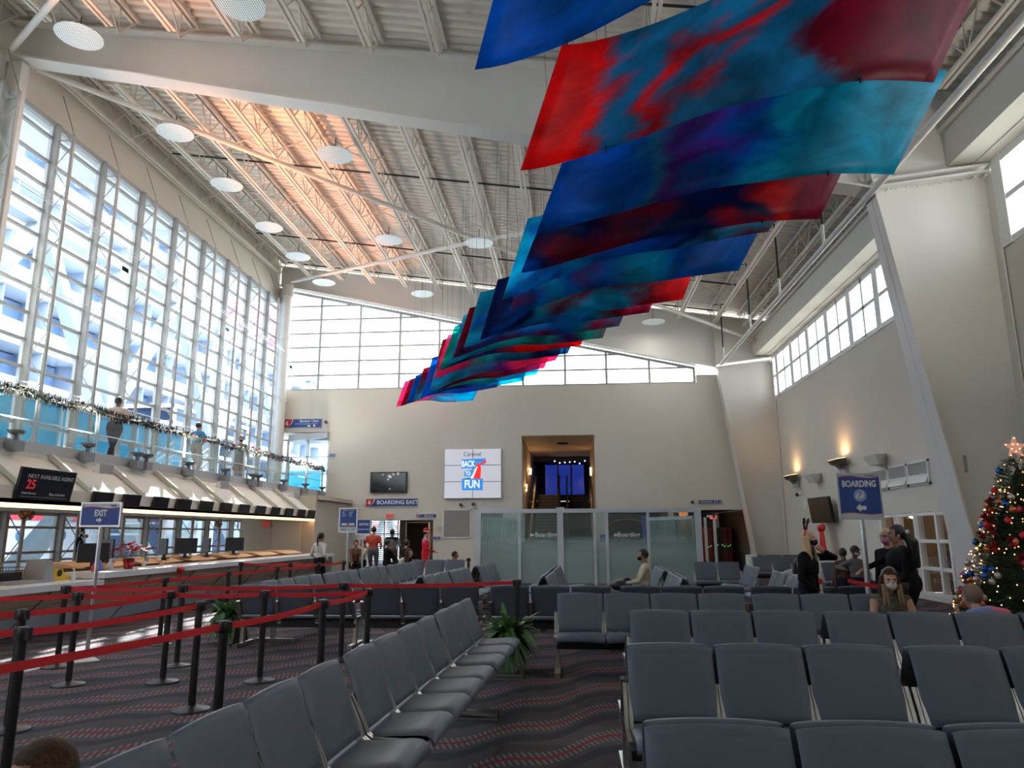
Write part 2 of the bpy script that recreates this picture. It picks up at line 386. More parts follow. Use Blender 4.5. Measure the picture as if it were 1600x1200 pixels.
tag(g.build('strip_light', mat('warm_strip', (.9, .7, .45), .4, emit=(1, .55, .22), estr=1.3)), 'long warm glowing light strip along the soffit over the counter', 'light strip')
# box room at the end of the balcony
g = MB(); g.box((-12.6, 27.02, 0), (-9.7, 27.2, 3.04)); g.box((-9.9, 27.21, 0), (-9.7, YF, 2.89)); g.box((-12.6, 27.21, 2.9), (-9.5, YF, 3.06))
struct('wall_office', g, mat('cream_partition', (.60, .54, .43), .7))
t = MB().box((-11.3, 26.95, 0), (-10.2, 27.0, 2.1)); t.build('door_panel', WALL, bpy.data.objects['wall_office'])
# round corner column
g = MB().tube((-12.75, 30.5, 0), (-12.75, 30.5, 12.3), .2, 20).tube((-12.75, 30.5, 12.2), (-12.75, 30.5, 12.75), .26, 20).tube((-12.75, 30.5, 10.2), (-12.75, 30.5, 10.3), .23, 20)
tag(g.build('corner_column', STEEL), 'round white column in the far left corner of the hall', 'column')

# tapered steel frames
def frame(y, label, left=True):
    r = thing('steel_frame', label, 'steel frame', (0, y, 0)); wy = .02; fy = .24
    xk = 6.25; top = lambda x: roofz(x)-.26
    g = MB()     # girder web + flanges
    g.hexa([(XL, -wy, girz(XL)), (xk, -wy, girz(xk)), (xk, wy, girz(xk)), (XL, wy, girz(XL)), (XL, -wy, top(XL)), (xk, -wy, top(xk)), (xk, wy, top(xk)), (XL, wy, top(XL))])
    for f, dz in ((girz, 0), (top, 0)):
        g.hexa([(XL, -fy, f(XL)+dz-.02), (xk, -fy, f(xk)+dz-.02), (xk, fy, f(xk)+dz-.02), (XL, fy, f(XL)+dz-.02), (XL, -fy, f(XL)+dz+.02), (xk, -fy, f(xk)+dz+.02), (xk, fy, f(xk)+dz+.02), (XL, fy, f(XL)+dz+.02)])
    g.build('girder', STEEL, r)
    g = MB(); xo = XR-.05     # knee panel and column
    pts = [(7.4, 0), (xo, 0), (xo, 8.75), (xk, 8.5)]
    g.add([(x, s*wy, z) for s in (-1, 1) for x, z in pts], [(0, 1, 2, 3), (7, 6, 5, 4), (0, 4, 5, 1), (1, 5, 6, 2), (2, 6, 7, 3), (3, 7, 4, 0)])
    g.bar((7.4, 0, 0), (xk, 0, 8.5), fy*2, .04, up=(0, 1, 0)) if False else None
    for (x0, z0, x1, z1) in ((7.4, 0, xk, 8.55), (xo, 0, xo, 8.75)):
        f0 = .46 if x0 < 8 else fy
        g.add([(x0, -f0, z0), (x0, f0, z0), (x0+.035, f0, z0), (x0+.035, -f0, z0), (x1, -fy, z1), (x1, fy, z1), (x1+.035, fy, z1), (x1+.035, -fy, z1)], [(3, 2, 1, 0), (4, 5, 6, 7), (0, 1, 5, 4), (1, 2, 6, 5), (2, 3, 7, 6), (3, 0, 4, 7)])
    g.bar((xk, 0, 8.52), (xo, 0, 8.78), .3*1.6, .05); g.bar((xk, 0, 8.66), (xo, 0, 8.92), .3*1.6, .05)
    g.build('column', STEEL, r)
    g = MB()
    for i in range(11):
        t = .03+.94*i/10; x = xk+(xo-xk)*t; z = 8.46+.26*t
        for s in (-1, 1): g.tube((x, s*.12, z), (x, s*.12, z-.04), .022, 6)
        if i in (0, 1, 9, 10):
            for s in (-1, 1): g.tube((x, s*.2, z), (x, s*.2, z-.05), .028, 6)
    g.build('bolt_row', STEEL, r)
    g = MB(); g.hexa([(xk, -wy, 8.7), (xo, -wy, 8.95), (xo, wy, 8.95), (xk, wy, 8.7), (xk, -wy, top(xk)), (xo, -wy, top(xo)), (xo, wy, top(xo)), (xk, wy, top(xk))])
    g.box((xk-.02, -fy, 8.7), (xk+.02, fy, top(xk))); g.box((xo-.03, -.14, 8.95), (xo, .14, top(xo)))
    g.hexa([(xk, -fy, top(xk)-.02), (xo, -fy, top(xo)-.02), (xo, fy, top(xo)-.02), (xk, fy, top(xk)-.02), (xk, -fy, top(xk)+.02), (xo, -fy, top(xo)+.02), (xo, fy, top(xo)+.02), (xk, fy, top(xk)+.02)])
    g.build('knee_panel', STEEL, r)
    if left: MB().box((XL-.02, -.12, 2.5), (XL+.35, .12, 12.7)).build('wall_post', STEEL, r)
    return r
frame(14.4, 'big tapered white steel girder and slanted column crossing the middle of the hall')
frame(30.75, 'tapered steel girder and column set against the far wall')
frame(-2.2, 'tapered steel girder and column nearest the viewer, behind the seats', False)
# outlet plate on the slanted column
tag(MB().box((-.05, -.28, 0), (.0, -.25, .32)).build('wall_plate', mat('grey_plate', (.3, .3, .3), .5), loc=(7.35, 14.4, 2.7)), 'small grey plate on the slanted column near the Christmas tree', 'plate')

# bar joists between the frames
jz = lambda x: roofz(x)-.02
def joist(y0, y1):
    L_ = y1-y0; t = MB(); n = int(L_/1.2)
    for dx in (-.05, .05):
        t.box((dx*1.3-.03, 0, -.13), (dx*1.3+.03, L_, -.04)); t.box((dx*1.1-.035, .9, -.86), (dx*1.1+.035, L_-.9, -.79))
    for i in range(n):
        a, b = L_*i/n, L_*(i+1)/n; m_ = (a+b)/2
        t.tube((0, a+.05, -.1), (0, m_, -.8), .021, 5); t.tube((0, m_, -.8), (0, b-.05, -.1), .021, 5); t.tube((0, m_, -.8), (0, m_, -.1), .014, 5)
    return t
JX = [-12.9+1.46*k for k in range(15)]
for bay, (y0, y1) in enumerate(((14.65, 30.5), (-1.9, 14.15))):
    src = None
    for i, x in enumerate(JX):
        if x > 6.9: continue
        lab = 'white open-web roof joist, %s from the glass wall, %s the middle girder' % (ORD[i], ('beyond', 'in front of')[bay])
        if src is None: src = joist(y0, y1).build('roof_joist', JOIST, loc=(x, y0, jz(x))); o = src
        else: o = src.copy(); C.objects.link(o); o.location = (x, y0, jz(x))
        tag(o, lab, 'roof joist', 'open-web joists under the roof')
for bay, (y0, y1) in enumerate(((14.7, 30.5), (-1.9, 14.1))):   # joist over the clerestory
    o = joist(y0, y1).build('roof_joist', JOIST, loc=(7.3, y0, jz(7.3))); tag(o, 'open-web roof joist closest to the clerestory windows, %s the middle girder' % ('beyond', 'in front of')[bay], 'roof joist', 'open-web joists under the roof')
# bridging struts across joists
for bay, yy in enumerate((18.5, 22.6, 26.8, 10.6, 6.0, 2.0)):
    t = MB()
    for a, b in zip(JX, JX[1:]):
        if b < 6.9: t.tube((a, 0, jz(a)-.1), (b, 0, jz(b)-.8), .02, 5); t.tube((a, 0, jz(a)-.8), (b, 0, jz(b)-.1), .02, 5)
    tag(t.build('bridging', JOIST, loc=(0, yy, 0)), 'line of thin cross bridging between the joists, %s from the far wall' % ORD[[2, 1, 0, 3, 4, 5][bay]], 'bridging', 'cross bridging lines under the roof')
# black sprinkler branches
for i, (yy, dz) in enumerate(((20.3, .25), (26.6, .25), (29.9, .25), (12.2, .25), (16.0, .3))):
    t = MB().tube((-12.6, yy, roofz(-12.6)-dz), (6.6, yy, roofz(6.6)-dz), .03, 8)
    tag(t.build('sprinkler_pipe', BLACKPIPE), 'thin black pipe running across under the roof deck, %s from the far wall' % ORD[[2, 1, 0, 4, 3][i]], 'pipe', 'black pipes under the roof')
# cross bracing of the far bay and of the near bay
def brz(x): return roofz(x)-1.0
for lab, pts in (('white diagonal brace pipe from the glass wall down towards the right column', [(-12.9, 14.8), (-2.95, 22.8), (8.3, 30.6)]),
                 ('white diagonal brace pipe from the far left corner towards the viewer', [(-12.4, 30.0), (-3.1, 22.9), (8.3, 14.8)]),
                 ('white diagonal brace pipe in the near bay, upper left corner', [(-12.9, 14.0), (-2.4, 6.2), (8.3, -1.8)])):
    t = MB(); z = lambda x: girz(x)+.32 if False else brz(x)-(.25 if x > 5 else .1)
    for a, b in zip(pts, pts[1:]): t.tube((a[0], a[1], z(a[0])), (b[0], b[1], z(b[0])), .075, 10)
    tag(t.build('brace_pipe', STEEL), lab, 'brace pipe', 'diagonal roof brace pipes')
# white pipe hung below the roof on the right, on black and white rods
r = thing('hanging_pipe', 'long straight white pipe hung on rods beside the right columns', 'pipe', (6.2, 0, 0))
MB().tube((0, -3, 8.4), (0, 29.4, 8.4), .07, 12).tube((0, 29.4, 8.4), (0, 29.6, 8.4), .03, 8).build('pipe', STEEL, r)
for y in (8.6, 12.6, 17.0, 20.8, 24.4, 28.9):
    t = MB().tube((0, y, 8.4), (0, y, 8.95), .04, 8).tube((0, y, 8.95), (0, y, roofz(6.2)-.25), .028, 8, 1).bar((-.3, y, roofz(6.2)-.3), (.3, y, roofz(6.2)-.3), .03, .03, 1)
    t.build('hanger_rod', [STEEL, BLACKPIPE], r)

# perforated disc reflectors hanging from the joists
def disc_mat():
    m = bpy.data.materials.new('perforated_disc'); m.use_nodes = True; nt = m.node_tree; L = nt.links.new; b = nt.nodes['Principled BSDF']; b.inputs['Roughness'].default_value = .4
    tc = nn(nt, 'ShaderNodeTexCoord'); sp = nn(nt, 'ShaderNodeSeparateXYZ'); L(tc.outputs['Object'], sp.inputs[0]); outs = []
    for i in (0, 1):
        a = nn(nt, 'ShaderNodeMath', operation='MULTIPLY'); a.inputs[1].default_value = 2*PI/.045; s = nn(nt, 'ShaderNodeMath', operation='SINE'); L(sp.outputs[i], a.inputs[0]); L(a.outputs[0], s.inputs[0]); outs.append(s.outputs[0])
    mu = nn(nt, 'ShaderNodeMath', operation='ADD'); L(outs[0], mu.inputs[0]); L(outs[1], mu.inputs[1]); gt = nn(nt, 'ShaderNodeMath', operation='GREATER_THAN'); gt.inputs[1].default_value = .5; L(mu.outputs[0], gt.inputs[0])
    mx = nn(nt, 'ShaderNodeMix', data_type='RGBA'); mx.inputs[6].default_value = (.36, .42, .44, 1); mx.inputs[7].default_value = (.95, 1, 1, 1); L(gt.outputs[0], mx.inputs[0]); L(mx.outputs[2], b.inputs['Base Color'])
    b.inputs['Emission Color'].default_value = (.8, .95, 1, 1); es = nn(nt, 'ShaderNodeMath', operation='MULTIPLY'); es.inputs[1].default_value = .16; L(gt.outputs[0], es.inputs[0]); L(es.outputs[0], b.inputs['Emission Strength'])  # glow added to the disc face, which is a reflector without a lamp
    return m
DM = disc_mat(); DX = [(-10.55, y, 'left') for y in (13.1, 17.0, 20.0, 23.2, 26.0, 29.0)]+[(-6.2, y, 'middle') for y in (11.7, 17.4, 23.2, 29.0)]+[(-2.95, 22.6, 'centre'), (3.5, 29.2, 'right')]
src = None; cnt = {}
for x, y, rowname in DX:
    cnt[rowname] = cnt.get(rowname, 0)+1
    lab = 'round perforated light disc in the %s row, %s from the viewer' % (rowname, ORD[cnt[rowname]-1]) if rowname in ('left', 'middle') else ('round light disc where the diagonal braces cross' if rowname == 'centre' else 'round light disc hanging beyond the artwork, near the right column')
    z = roofz(x)-1.28
    lamp('AREA', 'disc_lamp', (x, y, z-.03), (0, 0, 0), 13, (1, .95, .88), shape='DISK', size=.9)  # added fill lamp under each disc; the disc itself is a reflector
    if src is None:
        src = thing('disc_light', lab, 'disc light', (x, y, z), 0, 'perforated disc lights under the roof')
        MB().lathe((0, 0, 0), [(.47, -.008), (.485, 0), (.47, .012)], 40).build('disc', DM, src); MB().tube((0, 0, 0), (0, 0, .5), .012, 6).tube((0, 0, .01), (0, 0, .06), .05, 10).build('stem', BLACKPIPE, src); register(src)
    else: dup(src, (x, y, z), 0, lab)
# ================================================================ HANGING ARTWORK
def paint(name, cols, seed, pos=(.25, .45, .6, .78)):
    m = bpy.data.materials.new(name); m.use_nodes = True; nt = m.node_tree; L = nt.links.new; nt.nodes.clear()
    uv = nn(nt, 'ShaderNodeUVMap'); mp = nn(nt, 'ShaderNodeMapping'); mp.inputs['Location'].default_value = (seed*3.7, seed*1.3, seed); mp.inputs['Scale'].default_value = (1.9, 3.1, 1)
    L(uv.outputs[0], mp.inputs[0]); n1 = nn(nt, 'ShaderNodeTexNoise'); n1.inputs['Scale'].default_value = 1.25; n1.inputs['Detail'].default_value = 5; n1.inputs['Distortion'].default_value = .35
    L(mp.outputs[0], n1.inputs[0])
    sp = nn(nt, 'ShaderNodeSeparateXYZ'); L(uv.outputs[0], sp.inputs[0])
    # run along the sheet: u plus swirl
    mr = nn(nt, 'ShaderNodeMapRange'); mr.inputs[1].default_value = .3; mr.inputs[2].default_value = .7; mr.inputs[3].default_value = -.32; mr.inputs[4].default_value = .32; L(n1.outputs[0], mr.inputs[0])
    ad = nn(nt, 'ShaderNodeMath', operation='ADD'); L(sp.outputs[0], ad.inputs[0]); L(mr.outputs[0], ad.inputs[1])
    cr = nn(nt, 'ShaderNodeValToRGB'); e = cr.color_ramp.elements; n = len(cols)
    e[0].position = 0; e[0].color = (*cols[0], 1); e[1].position = 1; e[1].color = (*cols[-1], 1)
    for i in range(1, n-1): q = e.new(i/(n-1)); q.color = (*cols[i], 1)
    L(ad.outputs[0], cr.inputs[0])
    n2 = nn(nt, 'ShaderNodeTexNoise'); n2.inputs['Scale'].default_value = 2.6; n2.inputs['Detail'].default_value = 10; n2.inputs['Roughness'].default_value = .62; n2.inputs['Distortion'].default_value = .5; L(mp.outputs[0], n2.inputs[0])
    m2 = nn(nt, 'ShaderNodeMapRange'); m2.inputs[1].default_value = .35; m2.inputs[2].default_value = .68; m2.inputs[3].default_value = .6; m2.inputs[4].default_value = 1.35; L(n2.outputs[0], m2.inputs[0])
    hs = nn(nt, 'ShaderNodeHueSaturation'); L(cr.outputs[0], hs.inputs['Color']); L(m2.outputs[0], hs.inputs['Value'])
    b = nn(nt, 'ShaderNodeBsdfPrincipled'); b.inputs['Roughness'].default_value = .38; b.inputs['Specular IOR Level'].default_value = .35; L(hs.outputs[0], b.inputs['Base Color'])
    t = nn(nt, 'ShaderNodeBsdfTranslucent'); hs2 = nn(nt, 'ShaderNodeHueSaturation'); hs2.inputs['Value'].default_value = 1.45; L(hs.outputs[0], hs2.inputs['Color']); L(hs2.outputs[0], t.inputs[0])
    x1 = nn(nt, 'ShaderNodeMixShader'); x1.inputs[0].default_value = .6; L(b.outputs[0], x1.inputs[1]); L(t.outputs[0], x1.inputs[2])
    tp = nn(nt, 'ShaderNodeBsdfTransparent'); hs3 = nn(nt, 'ShaderNodeHueSaturation'); hs3.inputs['Value'].default_value = 2.0; L(hs.outputs[0], hs3.inputs['Color']); L(hs3.outputs[0], tp.inputs[0])
    x2 = nn(nt, 'ShaderNodeMixShader'); x2.inputs[0].default_value = .34; L(x1.outputs[0], x2.inputs[1]); L(tp.outputs[0], x2.inputs[2])
    o = nn(nt, 'ShaderNodeOutputMaterial'); L(x2.outputs[0], o.inputs[0]); return m
blu, teal, navy, red, mar, pink, cyan, grn, pur = (.0, .17, .48), (.01, .36, .48), (.006, .04, .16), (.72, .025, .03), (.28, .012, .05), (.68, .08, .24), (.01, .50, .68), (.01, .40, .34), (.16, .05, .32)
lbl = (.04, .27, .42)
PAN = [
 ((800, -110), (737, 88), (1500, -330), (1440, -130), 6.6, [blu, blu, teal, blu], 'blue, cut by the top of the picture'),
 ((878, 72), (811, 253), (1560, -95), (1475, 107), 8.0, [red, red, lbl, lbl, red, lbl, lbl, mar, mar], 'red with cloudy blue patches, largest and second from the viewer'),
 ((897, 205), (838, 352), (1480, 110), (1408, 258), 9.6, [blu, blu, lbl, pur, blu, teal, teal, teal], 'blue turning turquoise at its right tip, right behind the red one'),
 ((865, 298), (812, 420), (1348, 200), (1288, 331), 10.8, [blu, navy, mar, navy, navy, red, mar], 'dark navy with a dark red right tip'),
 ((825, 344), (783, 464), (1262, 240), (1206, 352), 12.0, [cyan, blu, blu, navy, teal, mar], 'turquoise at its left tip and blue in the middle'),
 ((822, 385), (794, 492), (1215, 300), (1158, 415), 13.3, [mar, blu, teal, teal, blu, blu], 'rusty brown at its left tip and deep blue at its right'),
 ((778, 439), (748, 528), (1105, 365), (1069, 462), 14.8, [navy, blu, navy, teal, mar, red, red], 'deep blue with a bright red right tip'),
 ((750, 459), (723, 541), (1050, 400), (1015, 483), 16.2, [teal, lbl, blu, teal, mar, pink], 'teal at its left tip and wine red at its right'),
 ((734, 483), (705, 558), (1000, 430), (968, 505), 17.5, [mar, mar, blu, teal, pink, lbl], 'maroon at its left tip and pinkish grey at its right'),
 ((725, 494), (698, 567), (972, 450), (942, 524), 18.5, [teal, grn, pur, grn, pink], 'narrow green and teal, tenth from the viewer'),
 ((711, 511), (684, 577), (935, 470), (907, 536), 19.6, [grn, navy, pur, navy, red, red], 'purple and green with a red right tip'),
 ((700, 525), (676, 590), (915, 490), (887, 549), 20.6, [pink, grn, teal, navy, cyan], 'magenta at its left tip and cyan at its right'),
 ((692, 532), (669, 612), (898, 500), (868, 560), 21.6, [mar, teal, pur, pink, pink], 'wine red to magenta, thirteenth from the viewer'),
 ((676, 560), (655, 622), (875, 515), (850, 572), 22.8, [blu, mar, mar, pink, pink], 'blue left, rose pink right, near the far end'),
 ((662, 577), (643, 627), (858, 535), (838, 582), 24.0, [mar, teal, grn, cyan, cyan], 'bright green and cyan, near the far end'),
 ((650, 588), (632, 631), (830, 550), (817, 593), 25.2, [blu, navy, blu, teal, cyan], 'dark blue with a thin teal tip, third from the far end'),
 ((641, 594), (624, 634), (800, 560), (775, 603), 26.4, [mar, blu, blu, pur, lbl], 'maroon to light blue, second from the far end'),
 ((633, 597), (617, 635), (760, 582), (738, 624), 27.6, [pink, pink, cyan, cyan], 'rose and cyan, smallest and last at the far end'),
]
WU, WZ = (0, .15, .3, .45, .64, .83, 1), (0, .038, .05, .035, -.012, -.013, 0)
def wav(u):   # smooth S profile of every sheet
    return float(sum(np.interp(min(1, max(0, u+d)), WU, WZ) for d in (-.06, -.03, 0, .03, .06))/5)
for i, (tl, bl, tr, br, Y, cols, lab) in enumerate(PAN):
    W = 28; H = 6; TLp, BLp, TRp, BRp = at(*tl, Y=Y), at(*bl, Y=Y), at(*tr, Y=Y), at(*br, Y=Y)
    wd = (BRp-BLp).length; vs = []; uvs = []
    for j in range(H+1):
        t = j/H
        for k in range(W+1):
            u = k/W; p = (BLp*(1-t)+TLp*t)*(1-u)+(BRp*(1-t)+TRp*t)*u
            p = p+Vector((0, wd*.085*math.sin(2*PI*(u+.05))+(t-.5)*-.25, wd*wav(u)*(1.0 if i < 4 else 1.35))); vs.append(p); uvs.append((u*wd/4.5, t*.3))
    me = bpy.data.meshes.new('art_panel'); fs = [(j*(W+1)+k, j*(W+1)+k+1, (j+1)*(W+1)+k+1, (j+1)*(W+1)+k) for j in range(H) for k in range(W)]
    me.from_pydata(vs, [], fs); ul = me.uv_layers.new(name='UVMap')
    for lp in me.loops: ul.data[lp.index].uv = uvs[lp.vertex_index]
    me.polygons.foreach_set('use_smooth', [True]*len(fs)); me.materials.append(paint('painted_sheet', cols, i+1)); me.materials.append(paint('painted_sheet_edge', cols, i+1))
    r = thing('hanging_art_panel', 'wavy translucent painted panel, '+lab, 'hanging artwork', (0, 0, 0), 0, 'painted panels of the hanging artwork')
    o = bpy.data.objects.new('painted_sheet', me); C.objects.link(o); o.parent = r
    sm = o.modifiers.new('thickness', 'SOLIDIFY'); sm.thickness = .012; sm.offset = 0
    t = MB(); cl = MB()
    for uu, j in ((.22, H), (.22, 0), (.78, H), (.78, 0)):
        p = vs[j*(W+1)+round(uu*W)]; top = p+Vector((rnd.uniform(-.15, .15)*(1 if i > 8 else 2), rnd.uniform(-.2, .2), 0)); top.z = roofz(top.x)+.02
        t.tube(p, top, .004, 4, cap=False)
        if j == 0: cl.cbox(p+Vector((0, -.02, .0)), (.02, .04, .06))
    t.build('cable', mat('steel_cable', (.12, .12, .12), .5, metal=.5), r); cl.build('clamp', BLACKM, r)

# ================================================================ OUTSIDE (left of the glass wall and beyond the far wall)
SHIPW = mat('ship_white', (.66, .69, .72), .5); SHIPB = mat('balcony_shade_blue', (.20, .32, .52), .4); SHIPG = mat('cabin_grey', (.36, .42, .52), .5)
r = thing('cruise_ship', 'huge white cruise ship with stacked balcony decks outside the glass wall', 'ship', (-27, 0, 0))
g = MB(); g.box((-12, -40, -1.5), (0, 150, 5.2)); g.box((-12, -40, 5.2), (-1.6, 150, 6)); g.build('hull', SHIPW, r)
g = MB(); g.box((0, -40, 2.35), (.03, 150, 2.9)); g.build('hull_stripe', mat('ship_red', (.80, .06, .10), .5), r)
g = MB()
for k in range(60): g.tube((0, -38+3*k, 1.6), (.04, -38+3*k, 1.6), .28, 12)
g.build('porthole', mat('porthole_blue', (.10, .22, .36), .2), r)
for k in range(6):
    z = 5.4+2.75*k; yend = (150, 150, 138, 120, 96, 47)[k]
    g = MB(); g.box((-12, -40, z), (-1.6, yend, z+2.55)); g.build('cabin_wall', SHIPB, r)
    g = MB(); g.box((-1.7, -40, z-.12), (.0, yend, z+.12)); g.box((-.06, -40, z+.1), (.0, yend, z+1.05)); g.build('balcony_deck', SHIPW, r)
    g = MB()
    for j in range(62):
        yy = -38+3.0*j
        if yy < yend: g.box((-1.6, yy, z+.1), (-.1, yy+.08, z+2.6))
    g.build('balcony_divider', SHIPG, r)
g = MB(); g.box((-12.5, -40, 21.6), (.2, 47, 21.95)); g.build('top_deck', SHIPW, r)
g = MB()
g.hexa([(-6, 62, 21.9), (-2, 62, 21.9), (-2, 76, 21.9), (-6, 76, 21.9), (-5, 68, 27), (-3, 68, 27), (-3, 80, 27), (-5, 80, 27)])
g.hexa([(-5.5, 63, 21.9), (-1, 60, 19.4), (.5, 70, 19.4), (-2, 76, 21.9), (-5.2, 64, 24), (-.6, 60, 23.2), (.9, 70, 23.2), (-1.8, 77, 24)])
g.build('funnel', mat('funnel_red', (.80, .18, .32), .5), r)
# boarding gangway: blue glazed tube along the pier, white roof, V-shaped steel supports
r = thing('boarding_gangway', 'long elevated gangway with bright blue glass beside the ship', 'gangway', (-17.6, 0, 0))
g = MB(); g.box((-1.8, -20, 3.1), (1.8, 29, 3.4)); g.box((-1.9, -20, 5.55), (1.9, 29, 5.8)); g.box((-1.8, 45, 3.1), (1.8, 90, 3.4)); g.box((-1.9, 45, 5.55), (1.9, 90, 5.8)); g.build('slab', SHIPW, r)
g = MB(); g.box((-1.7, -20, 3.4), (1.7, 29, 5.55)); g.box((-1.7, 45, 3.4), (1.7, 90, 5.55)); g.build('blue_glazing', mat('cyan_glazing', (.02, .42, .72), .25, noise=.35, nscale=.8), r)
g = MB()
for k in range(26):
    y = -19+4*k
    if 28 < y < 46: continue
    g.box((1.7, y, 3.4), (1.78, y+.12, 5.55))
g.build('gangway_post', mat('light_steel_blue', (.50, .62, .70), .5), r)
PB = mat('pale_steel_blue', (.32, .42, .49), .5)
g = MB()
for k in range(9):
    y = 4+8*k
    g.bar((1.2, y, 0), (1.2, y-3.2, 3.1), .5, .5); g.bar((1.2, y, 0), (1.2, y+3.2, 3.1), .5, .5)
g.build('support_strut', PB, r)
# upper white truss frame in front of the ship
g = MB()
for k in range(8):
    y = 0+9*k
    g.bar((-1, y, 5.8), (-1, y+4.5, 12.5), .45, .45); g.bar((-1, y+9, 5.8), (-1, y+4.5, 12.5), .45, .45); g.box((-1.3, y-.25, 0), (-.7, y+.25, 12.5))
g.box((-1.3, -5, 12.3), (-.7, 75, 12.9)); g.build('upper_truss', mat('pale_truss', (.46, .52, .58), .5), r)
r = thing('elevator_tower', 'dark glazed lift tower with white bands outside the glass wall', 'tower', (-22.6, 38.5, 0))
MB().box((-2, -3, 0), (2, 5.6, 8.2)).build('dark_glazing', mat('dark_blue_glazing', (.012, .03, .07), .12), r)
g = MB()
for z in (0, 3.3, 4.6, 5.9, 7.2, 8.1): g.box((-2.1, -3.1, z), (2.1, 5.7, z+.22))
for y in (-3.1, 1.2, 5.5): g.box((2, y, 0), (2.12, y+.22, 8.3))
g.build('white_band', SHIPW, r)
r = thing('outdoor_stairs', 'white steel stair with open railings outside the glass wall', 'stairs', (-14.6, 22.5, 0))
g = MB()
for k in range(14): g.box((-.9, .32*k, 1.6+.18*k), (.9, .32*k+.3, 1.66+.18*k))
g.build('tread', SHIPW, r); g = MB()
for yy in (.2, 4.2):
    for s in (-.85, .85): g.box((s-.06, yy, -.4), (s+.06, yy+.12, 1.62+yy*.56))
for s in (-.9, .9):
    for dz in (.35, .6, .85, 1.1): g.bar((s, 0, 1.6+dz), (s, 4.5, 4.1+dz), .05, .05)
    for k in range(5): g.bar((s, 1.1*k, 1.6+.62*k), (s, 1.1*k, 2.75+.62*k), .05, .05)
g.build('railing', SHIPW, r)
g = MB().box((-60, -60, -1.9), (XL-.5, 190, -.4)).box((XR+.5, -60, -1.9), (60, 190, -.4)).box((XL-.5, 48, -1.9), (XR+.5, 190, -.4))
o = g.build('pier_ground', mat('pale_concrete', (.62, .62, .60), .8)); o['kind'] = 'structure'
# eave over the glass wall and canopy outside the clerestory
g = MB().hexa([(-15.7, YB, 12.8), (-13.5, YB, 12.5), (-13.5, 33, 12.5), (-15.7, 33, 12.8), (-15.7, YB, 13.1), (-13.5, YB, 12.9), (-13.5, 33, 12.9), (-15.7, 33, 13.1)])
for k in range(10): g.box((-15.6, -4+4*k, 12.5), (-13.4, -3.8+4*k, 12.8))
o = g.build('trim_4', WHITE); o['kind'] = 'structure'
g = MB().box((XR+.3, YB, 9.3), (XR+.9, 33, 9.5))
for k in range(9): g.box((XR+.3, -5+4*k, 9.0), (XR+.9, -4.85+4*k, 9.3))
o = g.build('trim_5', WHITE); o['kind'] = 'structure'

r = thing('hotel_tower', 'tall white tower far behind the ship', 'building', (-63, 136, 0)); MB().box((-9, -5, 0), (9, 5, 106)).build('tower_wall', SHIPW, r); g = MB()  # added tower, placed only to keep direct sun out of the gable window
for k in range(30): g.box((-9.3, -5.3, 3+3.4*k), (9.3, 5.3, 3.9+3.4*k))
g.build('balcony_band', SHIPB, r)
# ================================================================ BENCHES
def shell(path, width, thick, corner=.0, n=9):
    """padded sheet: path = [(y, z)], rounded edges"""
    t = MB(); P = [Vector((0, a, b)) for a, b in path]; m = len(P); front = []; back = []
    for j, p in enumerate(P):
        d = (P[min(j+1, m-1)]-P[max(j-1, 0)]).normalized(); nrm = Vector((0, -d.z, d.y))
        v = j/(m-1)*2-1; ev = (1-abs(v)**14)**.5 if abs(v) < 1 else 0
        shr = corner*max(0, (v-.86)/.14)**2 if corner else 0
        for i in range(n):
            u = math.sin((i/(n-1)-.5)*PI); eu = (1-abs(u)**10)**.5 if abs(u) < .9999 else 0
            h = thick/2*eu*ev; x = u*(width/2-shr); bow = .012*(1-u*u)
            q = Vector((x, p.y, p.z+(bow if j > m*.6 else bow*(j/m))))
            front.append(q+nrm*h); back.append(q-nrm*h)
    fs = [(j*n+i, j*n+i+1, (j+1)*n+i+1, (j+1)*n+i) for j in range(m-1) for i in range(n-1)]
    t.add(front, [f[::-1] for f in fs], 0, True); t.add(back, fs, 0, True)
    k = []
    for j in range(m-1): k += [(j, j+1, 0), (j, j+1, n-1)]
    o = len(front); vs = front+back
    side = [(a*n+c, b*n+c, o+b*n+c, o+a*n+c) for a, b, c in k]+[(i, i+1, o+i+1, o+i) for i in range(n-1)]+[((m-1)*n+i, (m-1)*n+i+1, o+(m-1)*n+i+1, o+(m-1)*n+i) for i in range(n-1)]
    t.add(vs, side, 0, True); return t
PITCH = .575
def spl(a, b, n): return [(a[0]+(b[0]-a[0])*i/n, a[1]+(b[1]-a[1])*i/n) for i in range(n)]
backpath = spl((-.165, .455), (-.15, .50), 2)+spl((-.15, .50), (-.035, .80), 6)+spl((-.035, .80), (-.004, .868), 3)+[(.0, .878), (.0, .884)]
seatpath = [(-.10, .425), (-.14, .418)]+spl((-.14, .418), (-.50, .440), 6)+[(-.50, .440), (-.545, .436), (-.575, .418), (-.588, .39), (-.59, .372)]
bk = shell(backpath, .552, .040, .03); st = shell(seatpath, .552, .045)
